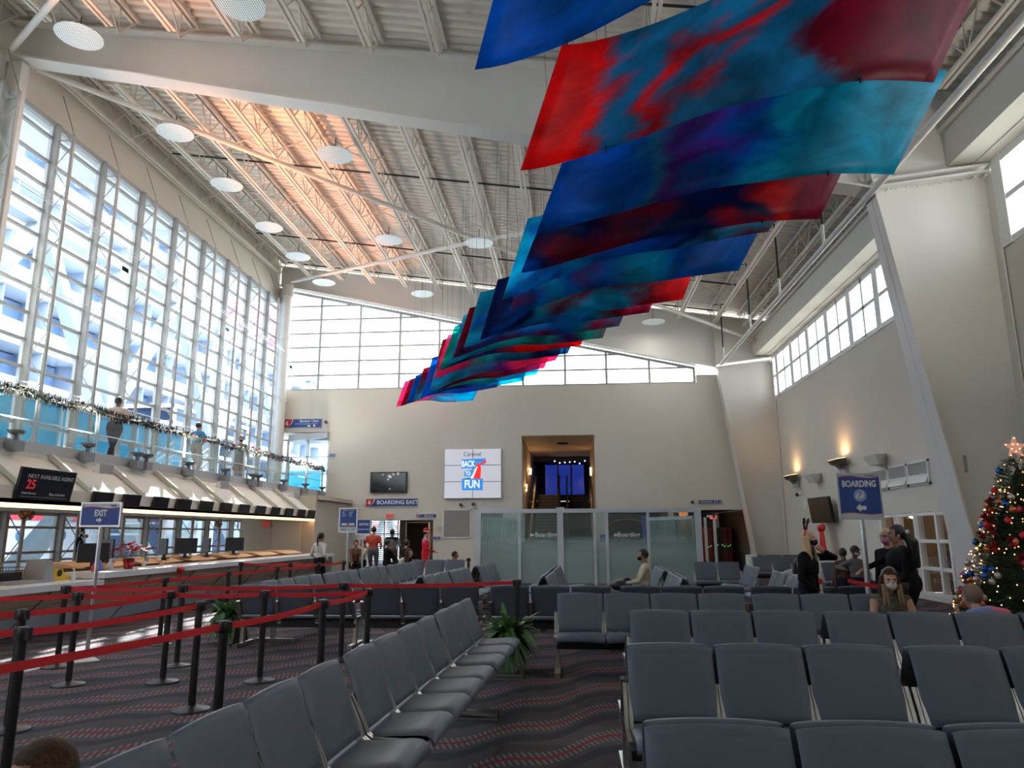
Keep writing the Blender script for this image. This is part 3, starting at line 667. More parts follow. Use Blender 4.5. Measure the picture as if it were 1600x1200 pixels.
def bench_proto(n):
    W = n*PITCH; r = thing('bench', 'proto', 'bench')
    first = {}
    def put(key, name, fn, loc):
        if key not in first: o = fn(name); first[key] = o
        else: o = first[key].copy(); C.objects.link(o)
        o.parent = r; o.location = loc; return o
    for i in range(n):
        x = PITCH*(i+.5)
        put('b', 'backrest', lambda nm: bk.build(nm, VINYL), (x, 0, 0)); put('s', 'seat_cushion', lambda nm: st.build(nm, VINYL), (x, 0, 0))
    def br(nm):
        t = MB()
        for dx in (-.015, .015):
            pts = [(-.06, .66), (-.125, .53), (-.168, .435), (-.21, .405), (-.50, .405)]
            for a, b in zip(pts, pts[1:]): t.bar((dx, a[0], a[1]), (dx, b[0], b[1]), .024, .04)
        t.bar((0, -.28, .40), (0, -.28, .33), .05, .12); return t.build(nm, CHROME)
    for i in range(n+1): put('r', 'bracket', br, (PITCH*i, 0, 0))
    MB().box((0, -.33, .27), (W, -.23, .36)).box((0.05, -.5, .355), (W-.05, -.2, .375)).build('beam', BLACKM, r)
    def lg(nm):
        t = MB(); t.bar((0, -.28, .04), (0, -.28, .36), .05, .07, up=(0, 1, 0)); t.bar((0, -.02, .035), (0, -.62, .035), .07, .035)
        t.add([(-.035, -.02, .0), (.035, -.02, .0), (.035, -.62, .0), (-.035, -.62, .0), (-.035, -.02, .03), (.035, -.02, .03), (.035, -.62, .03), (-.035, -.62, .03)], [(0, 1, 2, 3), (7, 6, 5, 4), (0, 4, 5, 1), (1, 5, 6, 2), (2, 6, 7, 3), (3, 7, 4, 0)])
        return t.build(nm, CHROME)
    for x in (.01, W-.01): put('l', 'leg', lg, (x, 0, 0))
    register(r); return r
PROTO = {}
def bench(n, x, y, deg, label, group='dark vinyl beam benches of the waiting area'):
    if n not in PROTO:
        r = PROTO[n] = bench_proto(n); r.location = (x, y, 0); r.rotation_euler = (0, 0, math.radians(deg)); r['label'] = label; r['group'] = group; return r
    return dup(PROTO[n], (x, y, 0), math.radians(deg), label, group)
def pair(n, x, y, deg, la, lb):
    """two benches back to back; (x, y) is the left end of the first as its sitter's back sees it"""
    a = math.radians(deg); c, s = math.cos(a), math.sin(a); bench(n, x, y, deg, la)
    W = n*PITCH; ox, oy = W, .075; bench(n, x+ox*c-oy*s, y+ox*s+oy*c, deg+180, lb)
# rows facing the viewer, right of the aisle
pair(4, .25, 3.06, 0, 'nearest bench in the right block, cut by the bottom of the picture', 'bench back to back behind the nearest bench of the right block')
pair(3, .33, 5.10, 0, 'three-seat bench at the aisle in the second row of the right block', 'bench back to back behind the second row aisle bench')
pair(4, 2.12, 5.08, 0, 'bench at the right edge of the picture, second row of the right block', 'bench back to back behind the second row at the right edge')
pair(3, .51, 7.25, 0, 'three-seat bench at the aisle end of the third row', 'bench back to back behind the third row aisle bench')
pair(4, 2.30, 7.20, 0, 'bench in front of the masked seated person, third row', 'bench back to back behind the third row, below the masked seated person')
bench(3, 4.66, 7.17, 0, 'bench in the third row in front of the person in the tie-dye shirt')
bench(4, -.22, 9.38, 0, 'fourth row bench at the aisle, beside the right potted plant')
bench(3, 2.14, 9.34, 0, 'fourth row bench with the masked seated person on its right seat')
# single row that turns its dark backs to the viewer
for n, x, lab in ((3, -4.93, 'seen from behind, at its left end'), (3, -3.07, 'seen from behind, second from its left end'),
                  (3, -1.20, 'seen from behind, above the right potted plant'), (3, .64, 'right of the last red strap post'), (3, 2.44, 'at the legs of the standing people')):
    bench(n, x+n*PITCH, 10.62, 180, 'bench in the long dark-backed row, '+lab)
# near-left row facing the aisle
u = math.radians(87); ux, uy = math.cos(u), math.sin(u)
for n, y0, lab in ((4, 2.22, 'nearest and lowest in the picture'), (4, 4.60, 'in the middle'), (3, 6.97, 'farthest, beside the potted plant')):
    bench(n, -1.22+(y0-8.65)*ux/uy, y0, 87, 'bench of the diagonal row left of the aisle, '+lab)
# far blocks
y = 11.35; x = -4.92
for n, lab in ((4, 'nearest of the four'), (3, 'second of the four'), (3, 'third of the four'), (4, 'farthest of the four')):
    bench(n, x, y, 85.2, 'bench of the pale-lit row beyond the left plant, '+lab); x += math.cos(math.radians(85.2))*(n*PITCH+.06); y += n*PITCH+.06
pair(3, -2.62, 12.75, 85, 'three-seat bench facing right behind the long red strap', 'three-seat bench facing left, back to back behind the long red strap')
pair(3, -2.46, 14.55, 85, 'second bench of the short diagonal row behind the long red strap', 'bench facing left at the far part of the short diagonal row')
pair(4, -2.18, 16.75, 86, 'bench facing right in front of the striped glass door', 'bench facing left in front of the striped glass door')
bench(3, -4.78, 20.9, 0, 'bench of three seats facing the viewer, in front of the person in red')
pair(4, -.48, 12.6, 88, 'bench facing right in the middle of the hall, nearer of two', 'bench facing left in the middle of the hall, nearer of two')
pair(4, -.40, 15.2, 88, 'bench facing right in front of the glass partition, farther of two', 'bench facing left in front of the glass partition, farther of two')
pair(4, 1.84, 14.62, -92, 'bench facing left below the person in the cream jacket', 'bench facing right, back to back with the person in the cream jacket')
pair(4, 1.86, 17.2, -92, 'bench facing left behind the person in the cream jacket', 'bench facing right behind the person in the cream jacket')
bench(2, 3.05, 19.3, 0, 'two-seat bench facing the viewer in front of the orange wooden panel')
bench(3, 4.02, 17.8, -93, 'pale-lit bench facing left beside the two-seat bench')
bench(2, 3.95, 15.15, -93, 'pale-lit bench of two seats facing left, behind the blond person')
bench(3, 3.92, 13.75, -93, 'pale-lit bench facing left between the standing people')
bench(2, 6.1, 19.0, 0, 'bench facing the viewer, below the person in the cap')
bench(3, 5.45, 23.3, 0, 'bench facing the viewer left of the blond person, near the white bin')
bench(3, 5.75, 25.3, 0, 'farthest bench on the right, by the right wall')

# ================================================================ QUEUE POSTS AND STRAPS
def post_proto():
    r = thing('stanchion', 'proto', 'queue post'); MB().lathe((0, 0, 0), [(.175, 0), (.178, .008), (.165, .018), (.06, .034), (.04, .05)], 28).build('base', BLACKM, r)
    MB().lathe((0, 0, .04), [(.034, 0), (.034, .87)], 20).build('pole', BLACKM, r)
    MB().lathe((0, 0, .90), [(.036, 0), (.040, .005), (.040, .08), (.034, .087)], 20).box((.03, -.022, .90), (.056, .022, .98)).box((-.056, -.022, .90), (-.03, .022, .98)).build('belt_head', BLACKP, r)
    register(r); return r
PP = None
POSTS = {}
def post(k, x, y, lab):
    global PP
    if PP is None: PP = post_proto(); PP.location = (x, y, 0); o = PP
    else: o = dup(PP, (x, y, 0), 0)
    o['label'] = 'black queue post '+lab; o['group'] = 'black belt posts of the queue lines'; POSTS[k] = (x, y)
def tp(px, py, f=1.025):
    q = at(px, py, Z=.97); return q.x*f, q.y*f
for k, p, lab in (('A', (36, 987), 'nearest at the left edge, with its base out of frame'), ('B', (35, 958), 'at the left edge, just behind the nearest one'), ('C', (103, 919), 'left of the EXIT sign pole, touching the counter in view'),
                  ('D', (122, 930), 'just left of the EXIT sign pole, in front of another'), ('F', (266, 928), 'in the middle of the left queue, at the bend of a strap'), ('G', (286, 918), 'right behind the one at the strap bend'),
                  ('H', (258, 905), 'in the far left queue before the sunlit floor'), ('I', (312, 945), 'where the second strap ends, left of the diagonal bench row'), ('J', (350, 977), 'with its foot hidden by the diagonal bench row, nearest'),
                  ('K', (414, 927), 'standing left of the bench row beside the left plant'), ('L', (357, 895), 'left of the left potted plant'), ('M', (377, 880), 'close to the counter, above the left potted plant'),
                  ('N', (433, 888), 'in the far queue behind the pale-lit benches, nearer one'), ('O', (454, 881), 'in the far queue close to the counter front'), ('P', (498, 882), 'in the far queue near the counter end'),
                  ('Q', (537, 878), 'at the far end of the queue beside the tall poster stand'), ('R', (505, 942), 'with its foot hidden by the diagonal bench row, second'), ('S', (537, 914), 'under the long level strap, left one'),
                  ('T', (576, 924), 'where two straps meet in front of the dark backs'), ('U', (808, 909), 'at the right end of the long strap, behind the right plant'), ('V', (732, 874), 'small and far, left of the striped glass door')):
    x, y = tp(*p); post(k, x, y, lab)
POSTS['Z1'] = (-3.4, 2.3); POSTS['Z2'] = (-6.8, 4.2); POSTS['Z3'] = (-7.2, 5.2); POSTS['Z4'] = (-7.9, 7.2)
post('Z1', -3.4, 2.3, 'just outside the picture at the lower left'); post('Z2', -6.8, 4.2, 'outside the picture beyond the left edge, nearer'); post('Z3', -7.2, 5.4, 'outside the picture beyond the left edge, middle'); post('Z4', -7.9, 7.2, 'outside the picture beyond the left edge, farther')
post('W', 4.2, 9.90, 'standing between the masked seated person and the person in black')
def strap(pts, lab, sag=.02, z=.945, w=.05):
    vs = []; P = [Vector((x, y, zz)) for x, y, zz in pts]; n = 10
    a, b = P; d = (b-a); d2 = Vector((d.x, d.y, 0)).normalized(); nr = Vector((-d2.y, d2.x, 0))*.0015
    a = a+d2*.05; b = b-d2*.05
    for i in range(n+1):
        u = i/n; p = a.lerp(b, u); p.z -= sag*4*u*(1-u); vs += [p+nr+Vector((0, 0, w/2)), p+nr-Vector((0, 0, w/2)), p-nr-Vector((0, 0, w/2)), p-nr+Vector((0, 0, w/2))]
    fs = [(4*i+k, 4*i+(k+1) % 4, 4*i+4+(k+1) % 4, 4*i+4+k) for i in range(n) for k in range(4)]+[(0, 3, 2, 1), (4*n, 4*n+1, 4*n+2, 4*n+3)]
    o = MB().add(vs, fs).build('queue_strap', RED); tag(o, 'red belt strap '+lab, 'strap', 'red straps of the queue lines')
for a, b, lab in (('Z1', 'J', 'nearest and lowest, sloping up from the lower left edge'), ('J', 'R', 'along the diagonal bench row, between the two posts with hidden feet'), ('R', 'T', 'ending where two straps meet'),
                  ('Z2', 'A', 'short piece entering at the left edge to the nearest post'), ('A', 'I', 'from the nearest left post to the middle of the queue'),
                  ('Z3', 'B', 'short piece at the left edge to the post behind the nearest'), ('B', 'F', 'from the left edge post to the strap bend in the middle'),
                  ('Z4', 'D', 'level piece from the left edge in front of the counter'), ('D', 'F', 'passing behind the EXIT sign pole, lower one'), ('F', 'K', 'level one between the middle and the left plant'), ('K', 'T', 'level one in front of the dark backs, lower left'),
                  ('C', 'G', 'passing behind the EXIT sign pole, upper one'), ('G', 'S', 'level one above the left potted plant'), ('S', 'U', 'long bright one ending above the right potted plant'),
                  ('C', 'H', 'along the counter, nearest'), ('H', 'L', 'along the counter, crossing the sunlit stripe'), ('L', 'N', 'behind the left potted plant'), ('N', 'P', 'far one with a sunlit spot'), ('M', 'O', 'closest to the counter front'), ('O', 'P', 'short one near the counter end'), ('P', 'Q', 'ending beside the poster stand')):
    strap([(*POSTS[a], .945), (*POSTS[b], .945)], lab)
strap([(3.42, 9.8, 1.02), (*POSTS['W'], .945)], 'held in the hand of the person in black', .03)
# ================================================================ COUNTER AND CHECK-IN AREA
def wood_slats():
    m = bpy.data.materials.new('horizontal_wood_slats'); m.use_nodes = True; nt = m.node_tree; L = nt.links.new; b = nt.nodes['Principled BSDF']; b.inputs['Roughness'].default_value = .5
    tc = nn(nt, 'ShaderNodeTexCoord'); mp = nn(nt, 'ShaderNodeMapping'); mp.inputs['Scale'].default_value = (1, .4, 22); n = nn(nt, 'ShaderNodeTexNoise'); n.inputs['Scale'].default_value = 3; L(tc.outputs['Object'], mp.inputs[0]); L(mp.outputs[0], n.inputs[0])
    cr = nn(nt, 'ShaderNodeValToRGB'); cr.color_ramp.elements[0].position = .35; cr.color_ramp.elements[1].position = .65; cr.color_ramp.elements[0].color = (.28, .21, .14, 1); cr.color_ramp.elements[1].color = (.56, .45, .33, 1)
    L(n.outputs[0], cr.inputs[0]); L(cr.outputs[0], b.inputs['Base Color']); return m
SLAT = wood_slats(); CTOP = mat('pale_counter_top', (.66, .69, .72), .3); TAN = mat('tan_desk', (.62, .42, .24), .45); KICK = mat('pale_kick_panel', (.62, .68, .74), .35)
r = thing('check_in_counter', 'long check-in counter with slatted wood front and pale top', 'counter', (0, 0, 0))
def cpiece(y0, y1, zt, xt=-8.3, xb=-9.15):
    f = lambda z: xb+(xt-.1-xb)*z/(zt-.1)
    g = MB(); g.hexa([(f(.32)-.3, y0, .32), (f(.32), y0, .32), (f(.32), y1, .32), (f(.32)-.3, y1, .32), (f(zt-.1)-.3, y0, zt-.1), (f(zt-.1), y0, zt-.1), (f(zt-.1), y1, zt-.1), (f(zt-.1)-.3, y1, zt-.1)]); g.build('wood_front', SLAT, r)
    g = MB(); g.hexa([(xb-.4, y0, 0), (xb, y0, 0), (xb, y1, 0), (xb-.4, y1, 0), (f(.32)-.3, y0, .32), (f(.32)+.005, y0, .32), (f(.32)+.005, y1, .32), (f(.32)-.3, y1, .32)]); g.build('kick_panel', KICK, r)
    MB().box((xt-.85, y0, zt-.1), (xt, y1, zt)).build('counter_top', CTOP, r)
cpiece(YB+1, 12.6, .84); cpiece(12.6, 25.2, .96)
g = MB()
for y in (9.4, 11.4, 14.2, 15.9, 17.6, 19.4, 21.2, 23.0):
    zt = .84 if y < 12.6 else .96
    g.bar((-9.13, y, .02), (-8.38, y, zt-.12), .012, .012)
g.build('front_joint', BLACKM, r)
MB().box((-9.25, 25.2, 0), (-8.35, 25.26, .9)).build('end_panel', KICK, r)
for i, (y0, y1) in enumerate(((8.6, 11.6), (13.2, 14.9), (15.3, 16.9), (17.3, 18.6), (19.2, 20.8), (21.3, 22.6), (23.1, 24.6))):
    o = MB().box((-10.4, y0, .0), (-9.70, y1, .98 if i else .86)).hexa([(-10.15, y0, 1.03), (-9.2, y0, 1.0), (-9.2, y1, 1.0), (-10.15, y1, 1.03), (-10.1, y0, 1.10), (-9.5, y0, 1.08), (-9.5, y1, 1.08), (-10.1, y1, 1.10)] if i else [(-10.1, y0, .9), (-9.3, y0, .9), (-9.3, y1, .9), (-10.1, y1, .9), (-10.1, y0, .93), (-9.3, y0, .93), (-9.3, y1, .93), (-10.1, y1, .93)]).build('agent_desk', TAN)
    tag(o, 'tan wooden agent desk behind the counter, %s from the near end' % ORD[i], 'desk', 'agent desks behind the counter')
def pc(y, rz, lab, z=1.07, x=-9.45):
    r = thing('computer_monitor', lab, 'computer monitor', (x, y, z), rz, 'computer monitors on the counter')
    MB().box((-.27, -.02, .10), (.27, .02, .46)).build('screen', BLACKP, r); MB().box((-.03, .0, .0), (.03, .06, .3)).build('stand', BLACKP, r); MB().box((-.13, -.09, 0), (.13, .12, .02)).build('foot', BLACKP, r)
pc(14.35, -.6, 'black computer monitor behind the poinsettia on the counter'); pc(16.4, -.75, 'black computer monitor on the counter, second from the near end'); pc(18.4, -.75, 'black computer monitor on the counter, third from the near end')
pc(17.4, .9, 'slim monitor seen edge-on between two black monitors'); pc(20.0, .95, 'slim monitor seen edge-on beyond the black monitors'); pc(13.55, .75, 'large dark screen leaning beside the poinsettia', 1.0, -9.2)
# printer with paper tray, tape dispenser, bottles, toys on the near counter
r = thing('document_printer', 'grey printer with a mesh tray on the near counter', 'printer', (-9.0, 11.75, .84)); MB().box((-.2, -.7, 0), (.2, .05, .05)).build('tray_base', mat('grey_plastic', (.32, .33, .34), .5), r)
MB().hexa([(-.18, .0, 0), (.18, .0, 0), (.18, .3, 0), (-.18, .3, 0), (-.18, .05, .36), (.18, .05, .36), (.18, .18, .36), (-.18, .18, .36)]).build('printer_body', MATS['grey_plastic'], r)
o = thing('wire_basket', 'black wire basket on the near counter beside the printer', 'basket', (-9.25, 11.3, .90)); g = MB()
for i in range(13): g.tube((-.15, -.33+.055*i, 0), (-.17, -.36+.06*i, .2), .004, 4); g.tube((.15, -.33+.055*i, 0), (.17, -.36+.06*i, .2), .004, 4)
for z in (0, .07, .14, .2): g.tube((-.16, -.36, z), (-.16, .36, z), .005, 4); g.tube((.16, -.36, z), (.16, .36, z), .005, 4); g.tube((-.16, -.36, z), (.16, -.36, z), .005, 4); g.tube((-.16, .36, z), (.16, .36, z), .005, 4)
g.box((-.15, -.33, 0), (.15, .33, .12)).build('wires', mat('dark_wire', (.03, .03, .035), .5), o)
o = thing('tape_dispenser', 'yellow tape dispenser on the near counter', 'dispenser', (-9.0, 12.35, .84)); MB().box((-.08, -.22, 0), (.08, .22, .06)).hexa([(-.08, -.2, .06), (.08, -.2, .06), (.08, .1, .06), (-.08, .1, .06), (-.08, -.14, .2), (.08, -.14, .2), (.08, .0, .2), (-.08, .0, .2)]).build('dispenser_body', mat('yellow_plastic', (.75, .48, .03), .4), o); MB().tube((-.09, -.07, .13), (.09, -.07, .13), .06, 16).build('tape_roll', BLACKP, o)
o = thing('sanitizer_bottle', 'clear hand sanitizer bottle on the near counter', 'bottle', (-8.6, 12.2, .84)); MB().lathe((0, 0, 0), [(.035, 0), (.04, .01), (.04, .12), (.015, .15), (.015, .17)], 14).build('bottle_body', mat('clear_plastic', (.7, .74, .74), .15), o); MB().tube((0, 0, .17), (0, 0, .2), .012, 8).box((-.01, -.05, .195), (.01, .01, .21)).build('pump', WHITE, o)
for i, (y, c, h) in enumerate(((12.95, (.5, .06, .05), .16), (13.1, (.1, .14, .5), .2), (13.25, (.55, .3, .15), .14), (13.42, (.6, .6, .62), .22))):
    o = MB().lathe((0, 0, 0), [(.04, 0), (.055, .03), (.05, h*.6), (.02, h*.8), (.035, h*.9), (.0, h)], 12).build('desk_figurine', mat('figurine_%d' % i, c, .5), loc=(-8.75, y, .96 if y > 12.6 else .84)); tag(o, ['small dark red figurine', 'small blue figurine', 'small brown figurine', 'small silver figurine'][i]+' on the counter left of the poinsettia', 'figurine', 'small figurines on the counter')
for i, (y, x, c) in enumerate(((15.1, -9.1, (.65, .6, .55)), (15.35, -9.2, (.2, .25, .3)), (15.6, -9.0, (.6, .35, .2)), (16.0, -9.3, (.7, .7, .7)))):
    o = MB().lathe((0, 0, 0), [(.04, 0), (.045, .11), (.0, .112)], 14).build('cup', mat('cup_%d' % i, c, .5), loc=(x, y, 1.04 if x < -9.1 else .96)); tag(o, ['beige', 'dark blue', 'orange brown', 'white'][i]+' cup on the counter right of the poinsettia', 'cup', 'cups on the counter')
def flower(r, n, rad, c, name='bract', seed=1, m=None):
    q = random.Random(seed); g = MB()
    for k in range(n):
        a = q.uniform(0, 2*PI); t = q.uniform(.15, 1.0); p = Vector((rad*t*math.cos(a), rad*t*math.sin(a), rad*(.9-.5*t)*q.uniform(.7, 1.1)))+Vector(c)
        l = rad*.55; d = Vector((math.cos(a), math.sin(a), q.uniform(-.3, .5))).normalized(); s = d.cross(Vector((0, 0, 1))).normalized()*l*.28
        g.add([p, p+d*l*.5+s, p+d*l, p+d*l*.5-s, p+d*l*.5+Vector((0, 0, -.01))], [(0, 1, 4), (1, 2, 4), (2, 3, 4), (3, 0, 4), (0, 3, 2, 1)])
    g.build(name, m, r)
REDLEAF = mat('poinsettia_red', (.50, .02, .03), .55, noise=.2); GRN = mat('leaf_green', (.035, .12, .03), .5, noise=.4, nscale=6)
r = thing('poinsettia', 'red poinsettia in a foil pot on the counter', 'poinsettia', (-8.75, 14.0, .96)); MB().lathe((0, 0, 0), [(.08, 0), (.12, .2), (.11, .2), (.0, .18)], 16).build('pot', mat('red_foil', (.35, .03, .03), .25, metal=.6), r)
flower(r, 60, .30, (0, 0, .22), 'bracts', 3, REDLEAF); flower(r, 30, .24, (0, 0, .14), 'leaves', 4, GRN)
o = thing('red_bow', 'glossy red bow hanging on the counter edge', 'bow', (-8.30, 15.1, .90)); g = MB(); g.ball((.03, -.07, 0), .07, 10, 6, sc=(.5, 1, .8)); g.ball((.03, .07, 0), .07, 10, 6, sc=(.5, 1, .8)); g.ball((.04, 0, -.02), .04, 8, 6); g.build('bow_loops', mat('red_gloss', (.55, .01, .015), .25), o); MB().bar((.03, 0, -.02), (.02, -.05, -.17), .01, .05).bar((.03, 0, -.02), (.02, .06, -.17), .01, .05).build('bow_tails', MATS['red_gloss'], o)

# flight-style screens over the counter
SCR = mat('dark_screen', (.008, .010, .016), .25)
def wscreen(y0, y1, z0, z1, lab, name='counter_screen', grp='black screens over the counter'):
    r = thing(name, lab, 'screen', (-9.62, (y0+y1)/2, (z0+z1)/2), 0, grp); h = (z1-z0)/2; w_ = (y1-y0)/2
    # face tilted down towards the hall
    r.rotation_euler = (0, .16, 0)
    MB().box((-.06, -w_, -h), (0, w_, h)).build('bezel', BLACKP, r); MB().box((0, -w_+.02, -h+.02), (.004, w_-.02, h-.02)).build('display', SCR, r)
    MB().box((-.2, -.08, -.06), (-.05, .08, .06)).build('mount', BLACKM, r); return r
big = wscreen(11.95, 13.35, 2.24, 2.80, 'large dark queue screen reading NEXT AVAILABLE AGENT 25, left of the EXIT sign', 'queue_screen')
TX = mat('screen_text_grey', (.3, .3, .32), .5, emit=(.5, .52, .55), estr=.04); TR_ = mat('screen_text_red', (.4, .02, .03), .5, emit=(.8, .04, .05), estr=.1)
rt = (PI/2, 0, PI/2)
text('NEXT AVAILABLE AGENT', .105, TX, big, (.006, .05, .13), rt); text('25', .23, TR_, big, (.006, -.42, -.02), rt, bold=.006); text('Guest Services', .06, TX, big, (.006, -.42, -.17), rt); text('Player & the Port', .06, TX, big, (.006, .3, -.17), rt)
MB().box((.004, -.6, -.235), (.006, .6, -.230)).build('screen_line', TX, big)
YS = [(14.0, 14.62), (15.0, 15.6), (16.15, 16.75), (17.15, 17.8), (18.3, 18.95), (19.45, 20.05), (20.6, 21.2), (21.75, 22.35), (22.9, 23.5), (24.05, 24.65), (25.2, 25.8), (26.2, 26.8)]
for i, (a, b) in enumerate(YS): wscreen(a, b, 2.21, 2.48, 'black screen over the counter, %s to the right of the large queue screen' % ORD[i])
def speaker(loc, rz, lab):
    r = thing('wall_speaker', lab, 'speaker', loc, rz, 'white wall speakers')
    g = MB(); g.hexa([(-.19, -.22, -.11), (.19, -.22, -.11), (.12, 0, -.06), (-.12, 0, -.06), (-.19, -.2, .11), (.19, -.2, .11), (.12, 0, .09), (-.12, 0, .09)]); g.build('cabinet', mat('off_white_plastic', (.66, .65, .60), .5), r)
    MB().hexa([(-.17, -.228, -.095), (.17, -.228, -.095), (.17, -.22, -.095), (-.17, -.22, -.095), (-.17, -.208, .095), (.17, -.208, .095), (.17, -.2, .095), (-.17, -.2, .095)]).build('grille', mat('speaker_grille', (.45, .45, .43), .7), r)
    MB().tube((0, 0, 0), (0, .12, 0), .05, 10).build('bracket', MATS['off_white_plastic'], r)
for y, lab in ((14.6, 'white speaker on the slanted bulkhead over the EXIT sign'), (19.9, 'white speaker on the sunlit part of the slanted bulkhead'), (25.4, 'white speaker at the far end of the slanted bulkhead')):
    speaker((-10.0, y, 2.98), PI/2-.2, lab)
# ---- balcony rail, uplight bowls, garland
RAILM = mat('rail_steel', (.52, .54, .55), .3, metal=.4)
r = thing('balcony_railing', 'steel and glass railing along the balcony edge', 'railing', (BX, 0, 0))
g = MB(); g.tube((0, YB, 4.38), (0, YF-.1, 4.38), .025, 8); g.tube((0, YB, 3.62+.25), (0, YF-.1, 3.87), .014, 6); g.build('handrail', RAILM, r)
yy = 30.8
while yy > YB:
    MB().box((-.025, yy-.02, 3.35), (.0, yy+.02, 4.38)).box((-.025, yy-.1, 3.35), (.0, yy-.07, 4.38)).build('baluster_post', RAILM, r); yy -= 1.9
MB().box((-.012, YB, 3.47), (-.004, YF-.1, 4.28)).build('rail_glass', glass('rail_glass', (.93, .98, .98), .05), r)
BOWL = mat('bowl_metal', (.16, .17, .18), .35, metal=.7); GREYB = mat('grey_box', (.27, .27, .29), .5)
src = None
WARM = (1.0, .42, .16)
for i, y in enumerate((12.95, 15.05, 16.9, 17.3, 19.33, 21.5, 23.45, 23.9, 26.1, 28.3, 30.3)):
    lab = 'grey uplight with a metal bowl on the balcony edge, %s from the near end' % ORD[i]
    if src is None:
        src = thing('uplight', lab, 'uplight', (BX+.18, y, 3.22), 0, 'bowl uplights on the balcony edge')
        MB().box((-.1, -.13, -.02), (.1, .13, .17)).build('gear_box', GREYB, src); MB().tube((0, 0, .17), (0, 0, .29), .045, 10).build('neck', BOWL, src)
        MB().lathe((0, 0, .27), [(.04, 0), (.12, .03), (.17, .1), (.155, .1), (.1, .045), (.0, .03)], 22).build('bowl', BOWL, src); register(src)
    else: dup(src, (BX+.18, y, 3.22), 0, lab)
def uplamp(y, e, tgt, x=BX+.18, z=3.75, col=WARM, size=1.0):
    o = lamp('SPOT', 'uplight_lamp', (x, y, z), energy=e, color=col, spot_size=math.radians(34), spot_blend=.9, shadow_soft_size=.03)
    o.rotation_euler = (Vector(tgt)-o.location).to_track_quat('-Z', 'Y').to_euler()
for y_ in (12.95, 15.05, 19.33, 23.6, 28.3): lamp('SPOT', 'uplight_lamp', (BX+.18, y_, 3.66), (PI, 0, 0), energy=110, color=(1, .94, .86), spot_size=2.4, spot_blend=.8, shadow_soft_size=.03)
OR = (1.0, .30, .09)
for y_, e_, tg in ((17.3, 1700, (-8.2, 16.6, 12.6)), (19.33, 1700, (-8.3, 19.6, 12.6)), (23.9, 1700, (-8.4, 23.4, 12.6)), (28.3, 1500, (-8.6, 27.6, 12.6)), (12.95, 1300, (-8.6, 11.2, 12.8)), (15.05, 260, (-9.3, 14.3, 12.0))): uplamp(y_, e_, tg, z=3.66, col=OR)
MB().tube((0, 0, 0), (0, 0, .02), .1, 16).build('uplight_glow', mat('lamp_glow', (1, .7, .4), .5, emit=(1, .55, .25), estr=3), loc=(BX+.18, 17.3, 3.56)); tag(bpy.data.objects['uplight_glow'], 'glowing warm lamp in the lit bowl on the balcony edge', 'lamp')

def leafmesh(g, p, d, l, w_, mi=0, up=Vector((0, 0, 1)), bend=.0):
    s = d.cross(up); s = (s if s.length > .01 else Vector((1, 0, 0))).normalized()*w_; m1 = p+d*l*.45; e = p+d*l-up*bend*l
    g.add([p, m1+s, e, m1-s, m1+s.cross(d).normalized()*w_*.4], [(0, 1, 4), (1, 2, 4), (2, 3, 4), (3, 0, 4)], mi)
PINE = mat('pine_dark_green', (.020, .026, .014), .7, noise=.5, nscale=5); PINE2 = mat('pine_frosted', (.20, .24, .20), .7)
r = thing('garland', 'long dark pine garland draped on the balcony rail', 'garland', (BX+.05, 0, 4.40))
g = MB(); q = random.Random(5); gb = {'red_bauble': MB(), 'gold_bauble': MB()}
y = 9.0
while y < 31.0:
    sagz = -.05*math.sin(y*1.65)**2
    for k in range(7):
        a = q.uniform(0, 2*PI); d = Vector((math.cos(a)*.9, q.uniform(-.7, .7), math.sin(a)*.9)).normalized(); leafmesh(g, Vector((0, y+q.uniform(-.02, .02), sagz)), d, q.uniform(.1, .19), .016, 1 if (q.random() < (.5 if y > 22.5 else .02)) else 0)
    y += .045 if y > 18 else .03
g.build('pine_sprigs', [PINE, PINE2], r)
for k in range(34):
    y = 9.5+k*.63; c = Vector((q.uniform(.05, .12), y, q.uniform(-.1, .08))); gb['red_bauble' if k % 3 else 'gold_bauble'].ball(c, (.018 if y < 17 else .03) if y < 22 else .045, 10, 7)
gb['red_bauble'].build('red_bauble', mat('bauble_red', (.55, .02, .03), .25), r); gb['gold_bauble'].build('gold_bauble', mat('bauble_gold', (.55, .40, .18), .3, metal=.5), r)
# baubles bunches hanging in the lower windows and the pine sprig
for x, y, z, lab in ((-12.6, 17.15, 1.86, 'colourful cluster of baubles hanging in the window left of the EXIT sign'), (-12.6, 24.9, 1.78, 'small colourful cluster of baubles hanging over the third computer monitor')):
    p = at(42, 803, X=-12.6) if y < 20 else at(341, 819, X=-12.6); r = thing('bauble_cluster', lab, 'bauble cluster', p); q = random.Random(int(y)); MB().tube((0, 0, .1), (0, 0, 2.19-p.z), .006, 5).build('hanging_string', BLACKM, r)
    for cname, col in (('red', (.6, .03, .02)), ('teal', (.03, .25, .3)), ('white', (.7, .65, .6)), ('orange', (.75, .25, .04)), ('green', (.05, .3, .08))):
        g = MB(); s_ = 1.0 if y < 20 else .85
        for k in range(14):
            a, b = q.uniform(0, 2*PI), q.uniform(-1, 1); rr = (1-b*b)**.5; g.ball((.13*s_*rr*math.cos(a), .13*s_*rr*math.sin(a), .13*s_*b), q.uniform(.03, .045)*s_, 8, 6)
        g.build(cname+'_baubles', mat('cluster_'+cname, col, .3), r)
p = at(127, 838, X=-12.5); r = thing('pine_sprig', 'dark hanging pine sprig below the EXIT sign', 'pine sprig', p); g = MB(); q = random.Random(9)
